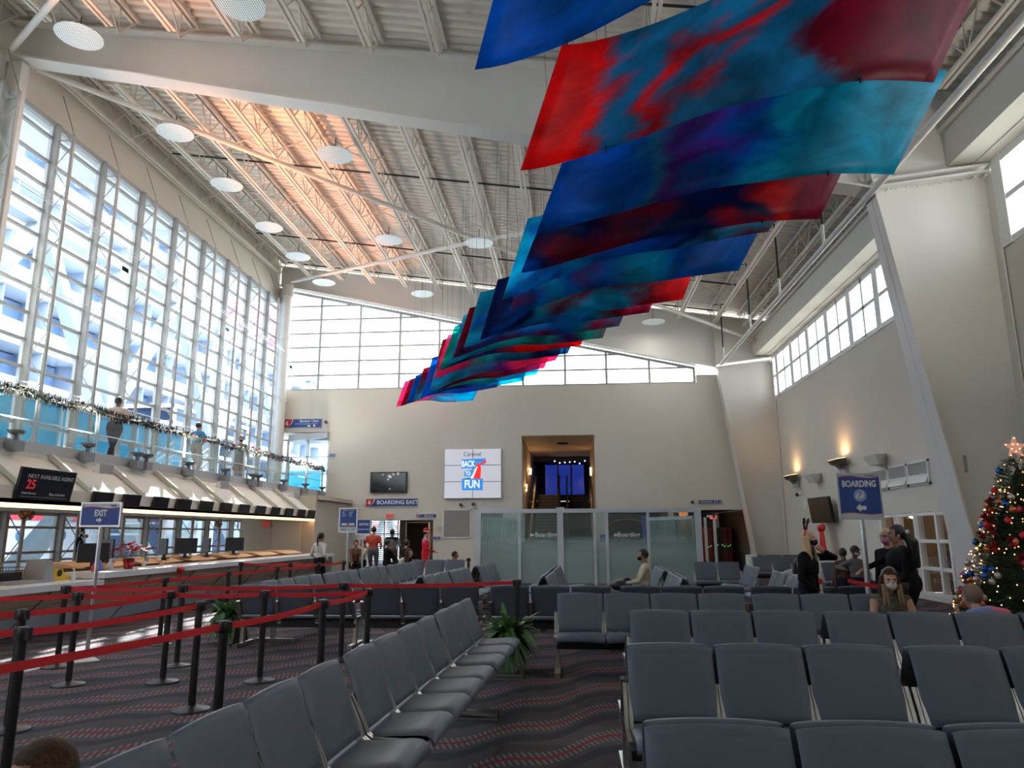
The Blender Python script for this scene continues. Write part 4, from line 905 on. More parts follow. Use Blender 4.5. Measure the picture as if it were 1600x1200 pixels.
for k in range(260):
    z = q.uniform(-.45, .25); a = q.uniform(0, 2*PI); leafmesh(g, Vector((0, 0, z)), Vector((math.cos(a), math.sin(a), -.9)).normalized(), .2*(1-abs(z+.05)/.7), .014)
g.build('needles', PINE, r); MB().ball((.1, .05, 0), .05).ball((.08, -.06, .09), .045).build('sprig_bauble', MATS['bauble_gold'], r)
# ================================================================ FAR WALL
BLUE = mat('sign_blue', (.012, .055, .26), .45); SRED = mat('sign_red', (.50, .03, .035), .45); SWH = mat('sign_white', (.72, .72, .72), .5); SPINK = mat('sign_magenta', (.45, .03, .12), .5); SLG = mat('sign_pale_grey', (.55, .56, .58), .5)
def arrow(r, x, y, z, s, d, m=SWH):
    P = [(0, 0), (.5, .5), (.5, .22), (1.1, .22), (1.1, -.22), (.5, -.22), (.5, -.5)]
    if d == 'L': P = [(a-.55, b) for a, b in P]
    if d == 'R': P = [(.55-a, b) for a, b in P][::-1]
    if d == 'D': P = [(b, a-.55) for a, b in P][::-1]
    MB().prism([(a*s, b*s) for a, b in P], (x, y, z), (1, 0, 0), (0, 0, 1), (0, -1, 0), .003).build('arrow', m, r)
def wallsign(p0, p1, label, txt, size=None, badge=False, name='wall_sign', tx=0, Y=YF):
    a, b = at(*p0, Y=Y), at(*p1, Y=Y); x0, x1, z1, z0 = a.x, b.x, a.z, b.z; w_, h = x1-x0, abs(z1-z0)
    r = thing(name, label, 'sign', ((x0+x1)/2, Y, (z0+z1)/2))
    MB().box((-w_/2, -.05, -h/2), (w_/2, 0, h/2)).build('frame', SLG, r)
    MB().box((-w_/2+.02, -.054, -h/2+.02), (w_/2-.02, -.05, h/2-.02)).build('blue_face', BLUE, r)
    if badge:
        bw = h*1.05; pts = [(-w_/2+.02, -h/2+.02)]+[(-w_/2+.02+bw*math.cos(t)*.95, h/2-.02-(h-.04)*math.sin(t)) for t in [PI/2*(1-i/8) for i in range(9)]]+[(-w_/2+.02, h/2-.02)]
        pw = [(-w_/2+.02, -h/2+.02)]+[(-w_/2+.02+bw*math.cos(t)*1.03, h/2-.02-(h-.04)*math.sin(t)) for t in [PI/2*(1-i/8) for i in range(9)]]+[(-w_/2+.02, h/2-.02)]
        MB().prism(pw, (0, -.055, 0), (1, 0, 0), (0, 0, 1), (0, -1, 0), .002).build('badge_rim', SWH, r)
        MB().prism(pts, (0, -.057, 0), (1, 0, 0), (0, 0, 1), (0, -1, 0), .003).build('red_badge', SRED, r); arrow(r, -w_/2+h*.46, -.061, 0, h*.42, 'D')
    if txt: text(txt, size or h*.6, SWH, r, (tx*w_, -.056, 0), bold=size*.02 if size else .004)
    return r
wallsign((572, 779), (653, 791.5), 'blue wall sign reading BOARDING EAST with a red arrow badge', 'BOARDING EAST', .235, True, tx=.11)
s_ = wallsign((443, 655), (503, 668.5), 'blue and red sign over the balcony doorway reading Baggage Claim', None, None, True)
text('Baggage Claim', .15, SWH, s_, (.32, -.056, .1), bold=.003); text('U.S. Customs and Border Protection', .07, SWH, s_, (.2, -.056, -.02))
MB().box((.25, -.057, -.16), (.38, -.054, -.08)).box((.5, -.057, -.16), (.6, -.054, -.06)).build('pictogram', SWH, s_)
wallsign((650, 803), (682, 809), 'small blue wall sign reading Elevator with a red badge', 'Elevator', .12, True, tx=.15)
s_ = wallsign((1091, 781), (1128, 787), 'blue wall sign reading Restrooms over the dark opening', 'Restrooms', .11, tx=-.17)
g = MB()
for x in (.18, .27): g.ball((x, -.058, .05), .016, 8, 5); g.box((x-.015, -.058, -.05), (x+.015, -.054, .035))
g.tube((.41, -.056, -.02), (.41, -.059, -.02), .035, 12); g.ball((.41, -.058, .045), .014, 8, 5); g.build('pictogram', SWH, s_)
for (p0, p1, lab, tx_) in (((677, 838), (688, 843), 'tiny blue plate to the right of the boarding doorway', 'STAIR'), ((514.5, 709), (524.5, 714), 'tiny blue plate beside the balcony doorway', 'Restrooms')):
    wallsign(p0, p1, lab, tx_, .06)
# stair plate seen between partition panes
s_ = thing('wall_plate', 'square blue stair symbol plate between the escalators and the orange desk room', 'plate', (1.26, YF, 1.42)); MB().box((-.13, -.03, -.13), (.13, 0, .13)).build('blue_face', BLUE, s_); MB().bar((-.07, -.034, -.07), (.07, -.034, .07), .006, .02).bar((-.08, -.034, -.085), (.02, -.034, -.085), .006, .015).build('stair_symbol', SWH, s_)
def exitsign(loc, lab, on, s=1.0, rz=0):
    r = thing('exit_sign', lab, 'exit sign', loc, rz); MB().box((-.17*s, -.05, -.11*s), (.17*s, 0, .11*s)).build('housing', mat('exit_housing_%d' % on, (.75, .32, .25) if not on else (.25, .02, .02), .5), r)
    text('EXIT', .15*s, mat('exit_red_%d' % on, (.8, .03, .03), .5, emit=(1, .04, .03), estr=(.1, 1)[on]), r, (0, -.052, 0), bold=.008)
    if on: MB().box((-.15*s, -.052, -.09*s), (.15*s, -.051, .09*s)).build('lit_face', mat('exit_lit', (.6, .02, .02), .5, emit=(1, .03, .02), estr=.8), r)
exitsign(at(609.5, 806.5, Y=YF), 'salmon EXIT sign above the boarding doorway', 0, .95)
exitsign(at(416.5, 819, Y=27.02), 'salmon EXIT sign at the end of the check-in area', 0, 1.0)
exitsign(at(1114, 808, Y=33), 'glowing red EXIT sign in the dark restroom corridor', 1, .9); MB().box((-.015, -.03, .1), (.015, -.01, 2.61-at(1114, 808, Y=33).z)).build('hanger', BLACKM, [o for o in C.objects if o.name.startswith('exit_sign')][-1])
# television and video wall
a, b = at(580, 738, Y=YF), at(636, 770, Y=YF)
r = thing('wall_television', 'black flat television on the far wall above the BOARDING EAST sign', 'television', ((a.x+b.x)/2, YF, (a.z+b.z)/2)); w_, h = (b.x-a.x)/2, (a.z-b.z)/2
MB().box((-w_, -.12, -h), (w_, 0, h)).build('bezel', BLACKP, r); MB().box((-w_+.05, -.124, -h+.05), (w_-.05, -.12, h-.05)).build('screen', mat('tv_black', (.003, .003, .003), .1), r)
g = MB(); q = random.Random(2)
for c, s in (((0.05, .25), .10), ((-.25, .33), .05), ((.22, .34), .06), ((.42, .36), .07), ((-.02, .12), .05), ((.07, -.28), .04)): g.prism([(c[0]+s*q.uniform(.5, 1)*math.cos(t), c[1]+s*q.uniform(.5, 1.1)*math.sin(t)) for t in [k*PI/4 for k in range(8)]], (0, -.125, 0), (1, 0, 0), (0, 0, 1), (0, -1, 0), .001)
g.build('screen_picture', mat('tv_pale_shape', (.25, .25, .25), .5, emit=(.5, .5, .5), estr=.25), r)
a, b = at(696, 702.5, Y=YF), at(783.5, 778.5, Y=YF); w_, h = (b.x-a.x)/2, (a.z-b.z)/2
r = thing('video_wall', 'bright white video wall of six panels with the words BACK TO FUN', 'video wall', ((a.x+b.x)/2, YF, (a.z+b.z)/2))
EW = mat('display_white', (.45, .45, .47), .4, emit=(.78, .80, .90), estr=.17); EB = mat('display_blue', (.02, .25, .6), .4, emit=(.02, .27, .80), estr=.25); ER = mat('display_red', (.6, .02, .02), .4, emit=(.85, .02, .02), estr=.35); EK = mat('display_dark', (.02, .02, .05), .4); ETX = mat('display_text', (.8, .8, .8), .4, emit=(.85, .9, 1), estr=.25)
MB().box((-w_, -.14, -h), (w_, -.0, h)).build('cabinet', SLG, r); MB().box((-w_+.01, -.152, -.012-h/3), (w_-.01, -.14, .012-h/3)).box((-w_+.01, -.152, -.012+h/3), (w_-.01, -.14, .012+h/3)).box((-.012, -.152, -h+.01), (.012, -.14, h-.01)).build('panel_seam', BLACKM, r)
for i in range(2):
    for j in range(3):
        x0, z0 = -w_+i*w_, -h+j*2*h/3; MB().box((x0+.012, -.16, z0+.012), (x0+w_-.012, -.14, z0+2*h/3-.012)).build('display_panel', EW, r)
def flat(poly, m, name, dy=0): MB().prism(poly, (0, -.161-dy, 0), (1, 0, 0), (0, 0, 1), (0, -1, 0), .002).build(name, m, r)
flat([(-.50, .22), (-.5, .60), (.56, .64), (.56, .42), (.45, .36), (.20, .30), (.12, .22)], EB, 'banner_back'); flat([(-.36, -.13), (-.36, .10), (.04, .16), (.1, -.13)], EB, 'banner_to'); flat([(-.46, -.72), (-.46, -.22), (.44, -.22), (.44, -.72)], EB, 'banner_fun')
flat([(-.38, .10), (.05, .19), (.1, .26), (-.1, .16)], EK, 'banner_fold', .001); flat([(-.42, -.22), (-.05, -.22), (-.05, -.17)], EK, 'banner_fold', .001)
flat([(-.10, -.22), (.18, .28), (.10, .34), (.18, .36), (.20, .48), (.28, .40), (.34, .44), (.56, .58), (.60, .46), (.40, .40), (.34, .34), (.36, .2), (.34, -.22)], ER, 'red_funnel', .003); flat([(-.10, -.22), (.18, .3), (.22, .3), (.02, -.22)], ETX, 'funnel_edge', .004)
text('Carnival', .26, EK, r, (-.02, -.164, .82), sx=.9); text('BACK', .36, ETX, r, (-.2, -.166, .40), sx=.62, bold=.012); text('TO', .23, ETX, r, (-.2, -.166, -.01), sx=.7, bold=.008); text('FUN', .46, ETX, r, (-.02, -.166, -.47), sx=.75, bold=.015)
# grilles
def grille(a, b, lab, rz=0, n=18):
    r = thing('air_grille', lab, 'air grille', ((a.x+b.x)/2, YF, (a.z+b.z)/2)); w_, h = (b.x-a.x)/2, (a.z-b.z)/2; g = MB()
    g.box((-w_, -.03, -h), (w_, 0, -h+.05)).box((-w_, -.03, h-.05), (w_, 0, h)).box((-w_, -.03, -h), (-w_+.05, 0, h)).box((w_-.05, -.03, -h), (w_, 0, h)); g.build('frame', WHITE, r)
    g = MB(); g.box((-w_, -.004, -h), (w_, 0, h), 1)
    for k in range(int(2*h/.05)): z = -h+.05*k; g.hexa([(-w_+.04, -.02, z), (w_-.04, -.02, z), (w_-.04, -.004, z+.03), (-w_+.04, -.004, z+.03), (-w_+.04, -.02, z+.008), (w_-.04, -.02, z+.008), (w_-.04, -.004, z+.038), (-w_+.04, -.004, z+.038)])
    g.build('louvre', [mat('louvre_grey', (.34, .34, .32), .5), BLACKM], r)
grille(at(692, 796, Y=YF), at(736, 841, Y=YF), 'large square air grille below the video wall, left one'); grille(at(744, 794, Y=YF), at(788, 815, Y=YF), 'air grille below the video wall, right one behind the glass partition')
def cam_dome(p, lab, Y=YF, rot=0):
    r = thing('security_camera', lab, 'security camera', at(*p, Y=Y) if Y else p, rot); MB().tube((0, 0, 0), (0, -.12, 0), .07, 14).build('mount', WHITE, r); MB().ball((0, -.15, -.02), .075, 12, 8).build('dome', mat('smoke_dome', (.08, .08, .08), .15), r)
cam_dome((720.5, 788), 'white round camera below the video wall'); cam_dome((740, 787), 'dark small camera below the video wall, right of the white one'); cam_dome((511, 659.5), 'round camera right of the Baggage Claim sign'); cam_dome((1081, 784), 'round camera left of the Restrooms sign'); cam_dome((433, 660), 'black camera left of the Baggage Claim sign')
for p, lab in (((687, 825), 'beige thermostat box left of the large grille'),):
    tag(MB().box((-.09, -.05, -.07), (.09, 0, .07)).build('thermostat', mat('beige_plastic', (.55, .45, .3), .5), loc=at(*p, Y=YF)), lab, 'thermostat')

# --- openings beyond the far wall
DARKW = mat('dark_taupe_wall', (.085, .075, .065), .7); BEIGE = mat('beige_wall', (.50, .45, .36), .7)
# balcony doorway room
g = MB(); g.box((-13.2, YF+.35, 3.05), (-9.5, 40, 3.35)); g.box((-10.6, YF+.35, 3.35), (-10.4, 40, 6.4)); g.box((-13.6, YF+.35, 6.15), (-10.4, 36, 6.3))
struct('wall_landing', g, WALL)
g = MB()
for x in (-13.1, -12.6, -11.7, -10.75): g.box((x-.04, YF+.2, 3.35), (x+.04, YF+.3, 5.75 if x > -13 else 6.05))
g.box((-13.1, YF+.2, 5.7), (-10.7, YF+.3, 5.78)); g.box((-13.1, YF+.2, 4.95), (-10.7, YF+.28, 5.0)); g.box((-13.1, YF+.2, 4.2), (-10.7, YF+.28, 4.25))
struct('door_1', g, SILVER); MB().add([(-13.1, YF+.25, 3.35), (-10.7, YF+.25, 3.35), (-10.7, YF+.25, 5.75), (-13.1, YF+.25, 5.75)], [(0, 1, 2, 3)]).build('door_pane', GLASS, bpy.data.objects['door_1'])
tag(MB().hexa([(-12.4, YF-.3, 5.62), (-10.66, YF-.3, 5.8), (-10.66, YF+1.2, 5.8), (-12.4, YF+1.2, 5.62), (-12.4, YF-.3, 5.92), (-10.66, YF-.3, 6.0), (-10.66, YF+1.2, 6.0), (-12.4, YF+1.2, 5.92)]).build('ceiling_panel', mat('grey_panel', (.42, .46, .5), .3)), 'tilted grey canopy panel inside the balcony doorway', 'canopy')
# boarding room (left doorway)
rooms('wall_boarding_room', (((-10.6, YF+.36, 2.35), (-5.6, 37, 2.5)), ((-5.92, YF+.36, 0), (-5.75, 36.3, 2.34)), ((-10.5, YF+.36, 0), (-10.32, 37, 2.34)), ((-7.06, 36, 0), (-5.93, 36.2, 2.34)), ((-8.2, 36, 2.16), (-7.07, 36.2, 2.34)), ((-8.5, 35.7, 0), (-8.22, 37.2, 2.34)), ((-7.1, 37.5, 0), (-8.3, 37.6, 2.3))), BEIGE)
tag(MB().box((-8.18, 35.86, 0), (-7.1, 35.95, 2.15)).build('dark_door', DARKW), 'dark open door leaf inside the boarding doorway', 'door')
g = MB()
for x in (-10.3, -9.6, -8.9, -8.25): g.box((x-.03, 37, 0), (x+.03, 37.1, 2.3))
for z in (.5, 1.0, 1.6, 2.2): g.box((-10.4, 37, z-.02), (-8.2, 37.08, z+.02))
struct('window_4', g, WHITE)
g = MB()
for k in range(24): g.box((-12, 39.2, .1*k), (-8.2, 39.3, .1*k+.06))
tag(g.build('louvre_screen', mat('pale_blue_slats', (.12, .22, .28), .5)), 'pale blue slatted screen outside the boarding room window', 'screen')
lamp('SPOT', 'wall_wash_lamp', (-6.4, 35.3, 2.3), (.35, 0, 0), 30, (1, .55, .22), spot_size=1.6, spot_blend=.6)
tag(MB().tube((-6.4, 35.3, 2.3), (-6.4, 35.3, 2.35), .08, 12).build('ceiling_lamp', mat('lamp_glow2', (1, .7, .4), .5, emit=(1, .6, .3), estr=4)), 'small warm ceiling lamp above the person in red', 'lamp')
tag(MB().box((-7.05, 35.9, 1.0), (-6.75, 35.99, 1.6)).box((-6.92, 35.88, 1.05), (-6.88, 35.9, 1.55)).build('elevator_button_panel', SLG), 'grey panel on the beige wall beside the person in red', 'panel')
# escalator shaft
g = MB(); g.box((-2.33, YF+.35, 0), (-2.13, 44, 6.1)); g.box((1.0, YF+.35, 0), (1.2, 44, 6.1)); g.box((-2.13, YF+.35, 5.76), (1.0, 44, 5.95)); g.box((-2.13, 37.2, 2.0), (1, 37.4, 3.6)) if False else None
struct('wall_escalator_shaft', g, mat('shaft_cream', (.48, .42, .33), .7))
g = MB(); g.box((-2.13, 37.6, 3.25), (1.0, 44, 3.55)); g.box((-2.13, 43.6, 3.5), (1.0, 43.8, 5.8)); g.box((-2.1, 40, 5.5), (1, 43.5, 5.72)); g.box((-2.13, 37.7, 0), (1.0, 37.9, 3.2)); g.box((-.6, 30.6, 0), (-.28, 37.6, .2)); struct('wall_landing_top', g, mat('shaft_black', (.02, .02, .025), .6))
for i in range(3):
    r = thing('blue_glass_door', 'blue lit glass door panel at the top of the escalators, %s from the left' % ORD[i], 'glass door', (-1.15+.75*i, 41.0, 3.55), 0, 'blue glass door panels'); MB().box((-.33, -.02, 0), (.33, .02, 1.85)).build('blue_pane', mat('blue_lit_glass', (.01, .03, .25), .2, emit=(.012, .05, .50), estr=.16, noise=.6, nscale=1.2), r); MB().box((-.37, -.03, 0), (-.33, .03, 1.9)).box((.33, -.03, 0), (.37, .03, 1.9)).build('door_frame', BLACKM, r)
def escal(x0, x1, lab, col, bal=True, grp='escalators'):
    r = thing('escalator', lab, 'escalator', (0, 0, 0), 0, grp); y0, y1, z1 = YF-.6, 37.6, 3.55; n = 22; g = MB()
    for k in range(n):
        a = y0+1+(y1-y0-1)*k/n; z = z1*(k+1)/n; g.box((x0, a, z-.25), (x1, a+(y1-y0-1)/n, z)); g.box((x0, a-.004, z-.16), (x1, a, z-.01), 1); g.box((x0, a-.006, z-.025), (x1, a+.02, z+.001), 2)
    g.build('steps', col, r)
    for s, x in enumerate((x0-.09, x1+.09)):
        MB().hexa([(x-.05, y0, 0), (x+.05, y0, 0), (x+.05, y1, z1-.3), (x-.05, y1, z1-.3), (x-.05, y0, .25), (x+.05, y0, .25), (x+.05, y1, z1+.25), (x-.05, y1, z1+.25)]).build('skirt', mat('skirt_bronze', (.16, .10, .06), .3, metal=.5), r)
        MB().hexa([(x-.012, y0, .25), (x+.012, y0, .25), (x+.012, y1, z1+.25), (x-.012, y1, z1+.25), (x-.012, y0, .85), (x+.012, y0, .85), (x+.012, y1, z1+.9), (x-.012, y1, z1+.9)]).build('balustrade_glass', mat('bronze_glass', (.06, .05, .045), .12), r)
        MB().bar((x, y0-.1, .9), (x, y1, z1+.95), .09, .07).tube((x-.04, y0-.1, .78), (x+.04, y0-.1, .78), .15, 14).build('handrail', mat('handrail_rubber', (.012, .012, .012), .4), r)
escal(-1.75, -.72, 'left escalator climbing behind the glass partition, with grey steps', [mat('step_grey', (.20, .20, .19), .5), mat('riser_grey', (.12, .12, .12), .6), mat('step_nose', (.32, .32, .28), .5)])
escal(-.16, .82, 'right escalator, darker, behind the glass partition', [mat('step_dark', (.03, .035, .045), .5), mat('riser_dark', (.02, .02, .03), .6), mat('nose_dark', (.05, .06, .08), .5)])
for i, (y, z) in enumerate(((33.2, 3.65), (35.6, 4.6), (36.8, 4.7))):
    r = thing('wall_sconce', 'warm glowing wall sconce on the left wall of the escalator shaft, %s one up' % ORD[i], 'sconce', (-2.13, y, z), 0, 'sconces of the escalator shaft'); MB().tube((.06, 0, -.16), (.06, 0, .16), .035, 10).build('glass_tube', mat('sconce_glow', (1, .8, .5), .5, emit=(1, .62, .28), estr=1.2), r); MB().box((0, -.05, -.03), (.07, .05, .03)).build('sconce_bracket', BLACKM, r)
    lamp('POINT', 'sconce_lamp', (-1.93, y, z+.1), energy=3.5, color=(1, .55, .22), shadow_soft_size=.06)
r = thing('wall_sconce', 'warm glowing wall sconce on the right wall of the escalator shaft', 'sconce', (1.0, 36.0, 4.6)); MB().tube((-.06, 0, -.2), (-.06, 0, .2), .04, 10).build('glass_tube', MATS['sconce_glow'], r)
lamp('POINT', 'sconce_lamp', (.8, 36.0, 4.7), energy=4, color=(1, .55, .22), shadow_soft_size=.06)
tag(MB().box((-.25, 33.6, 5.70), (.25, 34.0, 5.76)).build('ceiling_vent', BLACKM, loc=(-.4, 0, 0)), 'dark ceiling vent at the top of the escalator opening', 'vent')
for i in range(7):
    tag(MB().ball((0, 0, 0), .035, 8, 6).build('downlight', mat('downlight_white', (1, 1, 1), .5, emit=(1, .95, .9), estr=1.5), loc=(-.9+.27*i, 39+.4*(i % 3), 5.42-.06*(i % 2))), 'tiny white ceiling light in the dark upper escalator landing', 'downlight', 'downlights over the escalator landing')
# wood desk room and restroom corridor
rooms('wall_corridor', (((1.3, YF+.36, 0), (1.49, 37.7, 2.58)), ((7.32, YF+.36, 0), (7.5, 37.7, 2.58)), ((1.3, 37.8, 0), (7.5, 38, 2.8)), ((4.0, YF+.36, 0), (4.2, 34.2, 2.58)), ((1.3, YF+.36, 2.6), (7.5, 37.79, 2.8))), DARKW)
ORW = mat('orange_wood', (.48, .20, .05), .4, noise=.25, nscale=3)
tag(MB().box((2.3, 34.2, 0), (3.4, 34.8, 1.15)).box((2.25, 34.1, 1.15), (3.45, 34.85, 1.2)).build('reception_desk', ORW), 'orange wooden desk seen through the glass partition', 'desk')
tag(MB().box((4.85, 33.9, 0), (5.25, 34.0, 2.57)).box((4.4, 34.6, 0), (4.55, 34.7, 2.57)).build('corridor_divider', ORW), 'tall orange wooden panel in the restroom corridor', 'panel')
tag(MB().box((3.4, 36.5, 0), (4.0, 36.6, 2.4)).build('blue_banner', mat('deep_blue', (.01, .03, .15), .4, emit=(.01, .03, .2), estr=.15)), 'dark blue panel behind the orange desk', 'panel')
g = MB(); pts = [(2.6+1.1*math.cos(t), 1.7+.55*math.sin(t)) for t in [PI*.02+PI*.95*i/18 for i in range(19)]]
for a, b in zip(pts, pts[1:]): g.tube((a[0], 35, a[1]), (b[0], 35, b[1]), .03, 6)
tag(g.build('wood_arch', ORW), 'curved wooden band above the orange desk', 'wood arch')
lamp('POINT', 'corridor_lamp', (4.7, 33.3, 2.3), energy=12, color=(1, .6, .3), shadow_soft_size=.1); lamp('POINT', 'desk_room_lamp', (2.6, 33.2, 2.3), energy=8, color=(1, .62, .35), shadow_soft_size=.1)
tag(MB().box((-.06, 0, -.03), (.06, .12, .03)).box((-.25, .1, -.02), (.25, .2, .02)).build('corridor_light', mat('lamp_glow3', (1, .8, .6), .5, emit=(1, .7, .4), estr=2), loc=(4.7, 33.3, 2.55)), 'small warm ceiling light in the restroom corridor', 'lamp')
for i, (x, c) in enumerate(((6.0, (.30, .04, .03)), (6.35, (.05, .05, .06)), (6.7, (.28, .1, .06)), (7.0, (.3, .03, .02)))):
    r = thing('vending_machine', '%s vending machine at the right end of the dark corridor' % ('narrow red', 'black', 'brown', 'dark red')[i], 'vending machine', (x, 33.2+.25*i, 0), 0, 'vending machines in the corridor'); MB().box((-.14, 0, 0), (.14, .7, 1.85)).build('cabinet', mat('vend_%d' % i, c, .4), r); g = MB()
    for k in range(2): g.ball((-.05+.1*k, -.01, 1.0+.04*(k+i) % .1), .018, 8, 5)
    g.build('indicator_light', mat('green_led', (.05, .8, .1), .5, emit=(.1, 1, .15), estr=.6), r)

# ================================================================ GLASS PARTITION (y = 24)
PY = 24.0; r = thing('glass_partition', 'tall glass partition in a white frame in front of the escalators', 'partition', (0, PY, 0))
FR = mat('partition_frame', (.60, .64, .68), .4, metal=.2); PX = [at(x, 860, Y=PY).x for x in (746.5, 812, 876, 930, 949, 1014, 1093)]
z1 = 2.27
for i, x in enumerate(PX): MB().box((x-(.1 if i in (0, 2, 6) else .045), -.06, 0), (x+(.1 if i in (0, 2, 6) else .045), .06, z1)).build('post', FR, r)
MB().box((PX[0]-.1, -.07, z1), (PX[-1]+.1, .07, z1+.13)).box((PX[2]-.12, -.08, z1), (PX[2]+.14, .08, z1+.18)).build('top_rail', FR, r)
def frostpane():
    m = bpy.data.materials.new('frost_gradient_glass'); m.use_nodes = True; nt = m.node_tree; nt.nodes.clear(); L = nt.links.new
    t = nn(nt, 'ShaderNodeBsdfTransparent'); t.inputs[0].default_value = (.82, .90, .90, 1); d = nn(nt, 'ShaderNodeBsdfPrincipled'); d.inputs['Base Color'].default_value = (.42, .52, .51, 1); d.inputs['Roughness'].default_value = .5
    tr = nn(nt, 'ShaderNodeBsdfTranslucent'); tr.inputs[0].default_value = (.5, .62, .60, 1); m1 = nn(nt, 'ShaderNodeMixShader'); m1.inputs[0].default_value = .4; L(d.outputs[0], m1.inputs[1]); L(tr.outputs[0], m1.inputs[2])
    tc = nn(nt, 'ShaderNodeTexCoord'); sp = nn(nt, 'ShaderNodeSeparateXYZ'); L(tc.outputs['Object'], sp.inputs[0]); mr = nn(nt, 'ShaderNodeMapRange'); mr.inputs[1].default_value = .95; mr.inputs[2].default_value = 1.55; mr.inputs[3].default_value = .88; mr.inputs[4].default_value = .07; L(sp.outputs[2], mr.inputs[0])
    mx = nn(nt, 'ShaderNodeMixShader'); L(mr.outputs[0], mx.inputs[0]); L(t.outputs[0], mx.inputs[1]); L(m1.outputs[0], mx.inputs[2]); g = nn(nt, 'ShaderNodeBsdfGlossy'); g.inputs['Roughness'].default_value = .03; m3 = nn(nt, 'ShaderNodeMixShader'); m3.inputs[0].default_value = .05; L(mx.outputs[0], m3.inputs[1]); L(g.outputs[0], m3.inputs[2])
    o = nn(nt, 'ShaderNodeOutputMaterial'); L(m3.outputs[0], o.inputs[0]); return m
FG = frostpane()
for a, b in zip(PX, PX[1:]): MB().box((a+.05, -.006, .05), (b-.05, .006, z1)).build('glass_pane', FG, r)
GLT = mat('glass_lettering', (.8, .84, .84), .5)
for px in (853, 982): 
    p = at(px, 835.5, Y=PY); text('Boarding', .20, GLT, r, (p.x, -.02, p.z), bold=.004); q_ = at(px-23 if px < 900 else px-21, 836, Y=PY); arrow(r, q_.x+.02, -.02, q_.z, .13, 'L', GLT)
def stripedoor(name, lab, x0, y0, x1, y1):
    r = thing(name, lab, 'glass door', (x0, y0, 0), math.atan2(y1-y0, x1-x0)); W = math.hypot(x1-x0, y1-y0); MB().box((0, -.005, .02), (W, .005, 2.12)).build('door_pane', glass('door_glass', (.9, .95, .94), .06), r)
    g = MB(); x = .05; q = random.Random(4)
    while x < W-.05: w_ = q.uniform(.05, .1); g.box((x, -.009, .03), (x+w_, -.006, 2.05)); x += w_+q.uniform(.03, .07)
    g.build('frosted_stripes', mat('frost_stripe', (.55, .66, .63), .5), r); MB().box((0, -.03, 2.05), (W, .03, 2.16)).box((-.02, -.03, 0), (.03, .03, 2.16)).box((W-.03, -.02, 0), (W, .02, 2.1)).build('door_rail', FR, r)
    MB().tube((.12, -.06, 1.0), (.12, .06, 1.0), .02, 8).tube((.12, -.07, .9), (.12, -.07, 1.1), .018, 8).build('door_handle', BLACKM, r)
stripedoor('striped_glass_door', 'open glass door with frosted vertical stripes at the left end of the partition', PX[0]+.15, PY+.1, PX[0]+1.35, PY+2.6)
stripedoor('striped_glass_door', 'open glass door with frosted vertical stripes at the right end of the partition', PX[-1]-.15, PY+.1, PX[-1]-1.35, PY+2.6)
r = thing('white_door_frame', 'slim white door frame right of the glass partition', 'door frame', (PX[-1]+.55, PY+1.2, 0)); MB().box((-.15, -.04, 0), (-.07, .04, 2.2)).box((.15, -.04, 0), (.23, .04, 2.2)).box((-.15, -.04, 2.12), (.23, .04, 2.2)).build('frame', WHITE, r)
r = thing('notice_stand', 'white notice board on a stand inside the glass partition', 'notice stand', (at(1037, 860, Y=26.5).x, 26.5, 0)); MB().box((-.22, -.01, 1.0), (.22, .01, 1.72)).build('board', SWH, r); MB().tube((0, .02, .02), (0, .02, 1.0), .02, 8).lathe((0, 0, 0), [(.2, 0), (.2, .02), (.0, .03)], 20).build('stand_pole', WHITE, r)
for k, s in enumerate(('IF YOU', 'DO NOT', 'FEEL WELL', 'PLEASE ASK')): text(s, .06, mat('notice_text', (.15, .05, .05), .6), r, (-.02, -.012, 1.52-.1*k))
r = thing('waste_bin', 'cylindrical off-white waste bin inside the glass partition', 'bin', (at(958, 900, Y=25).x, 25, 0)); MB().lathe((0, 0, 0), [(.2, 0), (.2, .9), (.17, .92), (.0, .88)], 20).build('bin_body', mat('bin_white', (.62, .62, .6), .5), r)
r = thing('waste_bin', 'cylindrical off-white waste bin left of the far right benches', 'bin', (at(1175, 880, Y=23.5).x, 23.5, 0)); MB().lathe((0, 0, 0), [(.17, 0), (.18, .92), (.15, .94), (.0, .9)], 20).build('bin_body', MATS['bin_white'], r)

# ================================================================ SIGN STANDS
def stand(name, lab, x, y, w_, z0, z1, pole_r=.022, rz=0, base='cone'):
    r = thing(name, lab, 'sign stand', (x, y, 0), rz); h = z1-z0
    MB().tube((0, .02, .02), (0, .02, z0+.02), pole_r, 14).build('pole', SILVER, r)
    (MB().lathe((0, 0, 0), [(.2, 0), (.2, .015), (.05, .05), (.0, .06)], 4 if base == 'cone' else 24, smooth=False)).build('base', mat('base_white', (.62, .62, .60), .4), r)
    g = MB(); e = .02
    g.box((-w_/2-e, -.02, z0-e), (w_/2+e, .02, z0)).box((-w_/2-e, -.02, z1), (w_/2+e, .02, z1+e)).box((-w_/2-e, -.02, z0), (-w_/2, .02, z1)).box((w_/2, -.02, z0), (w_/2+e, .02, z1)); g.build('sign_frame', SILVER, r)
    MB().box((-w_/2, -.012, z0), (w_/2, .012, z1)).build('sign_face', SLG, r); return r
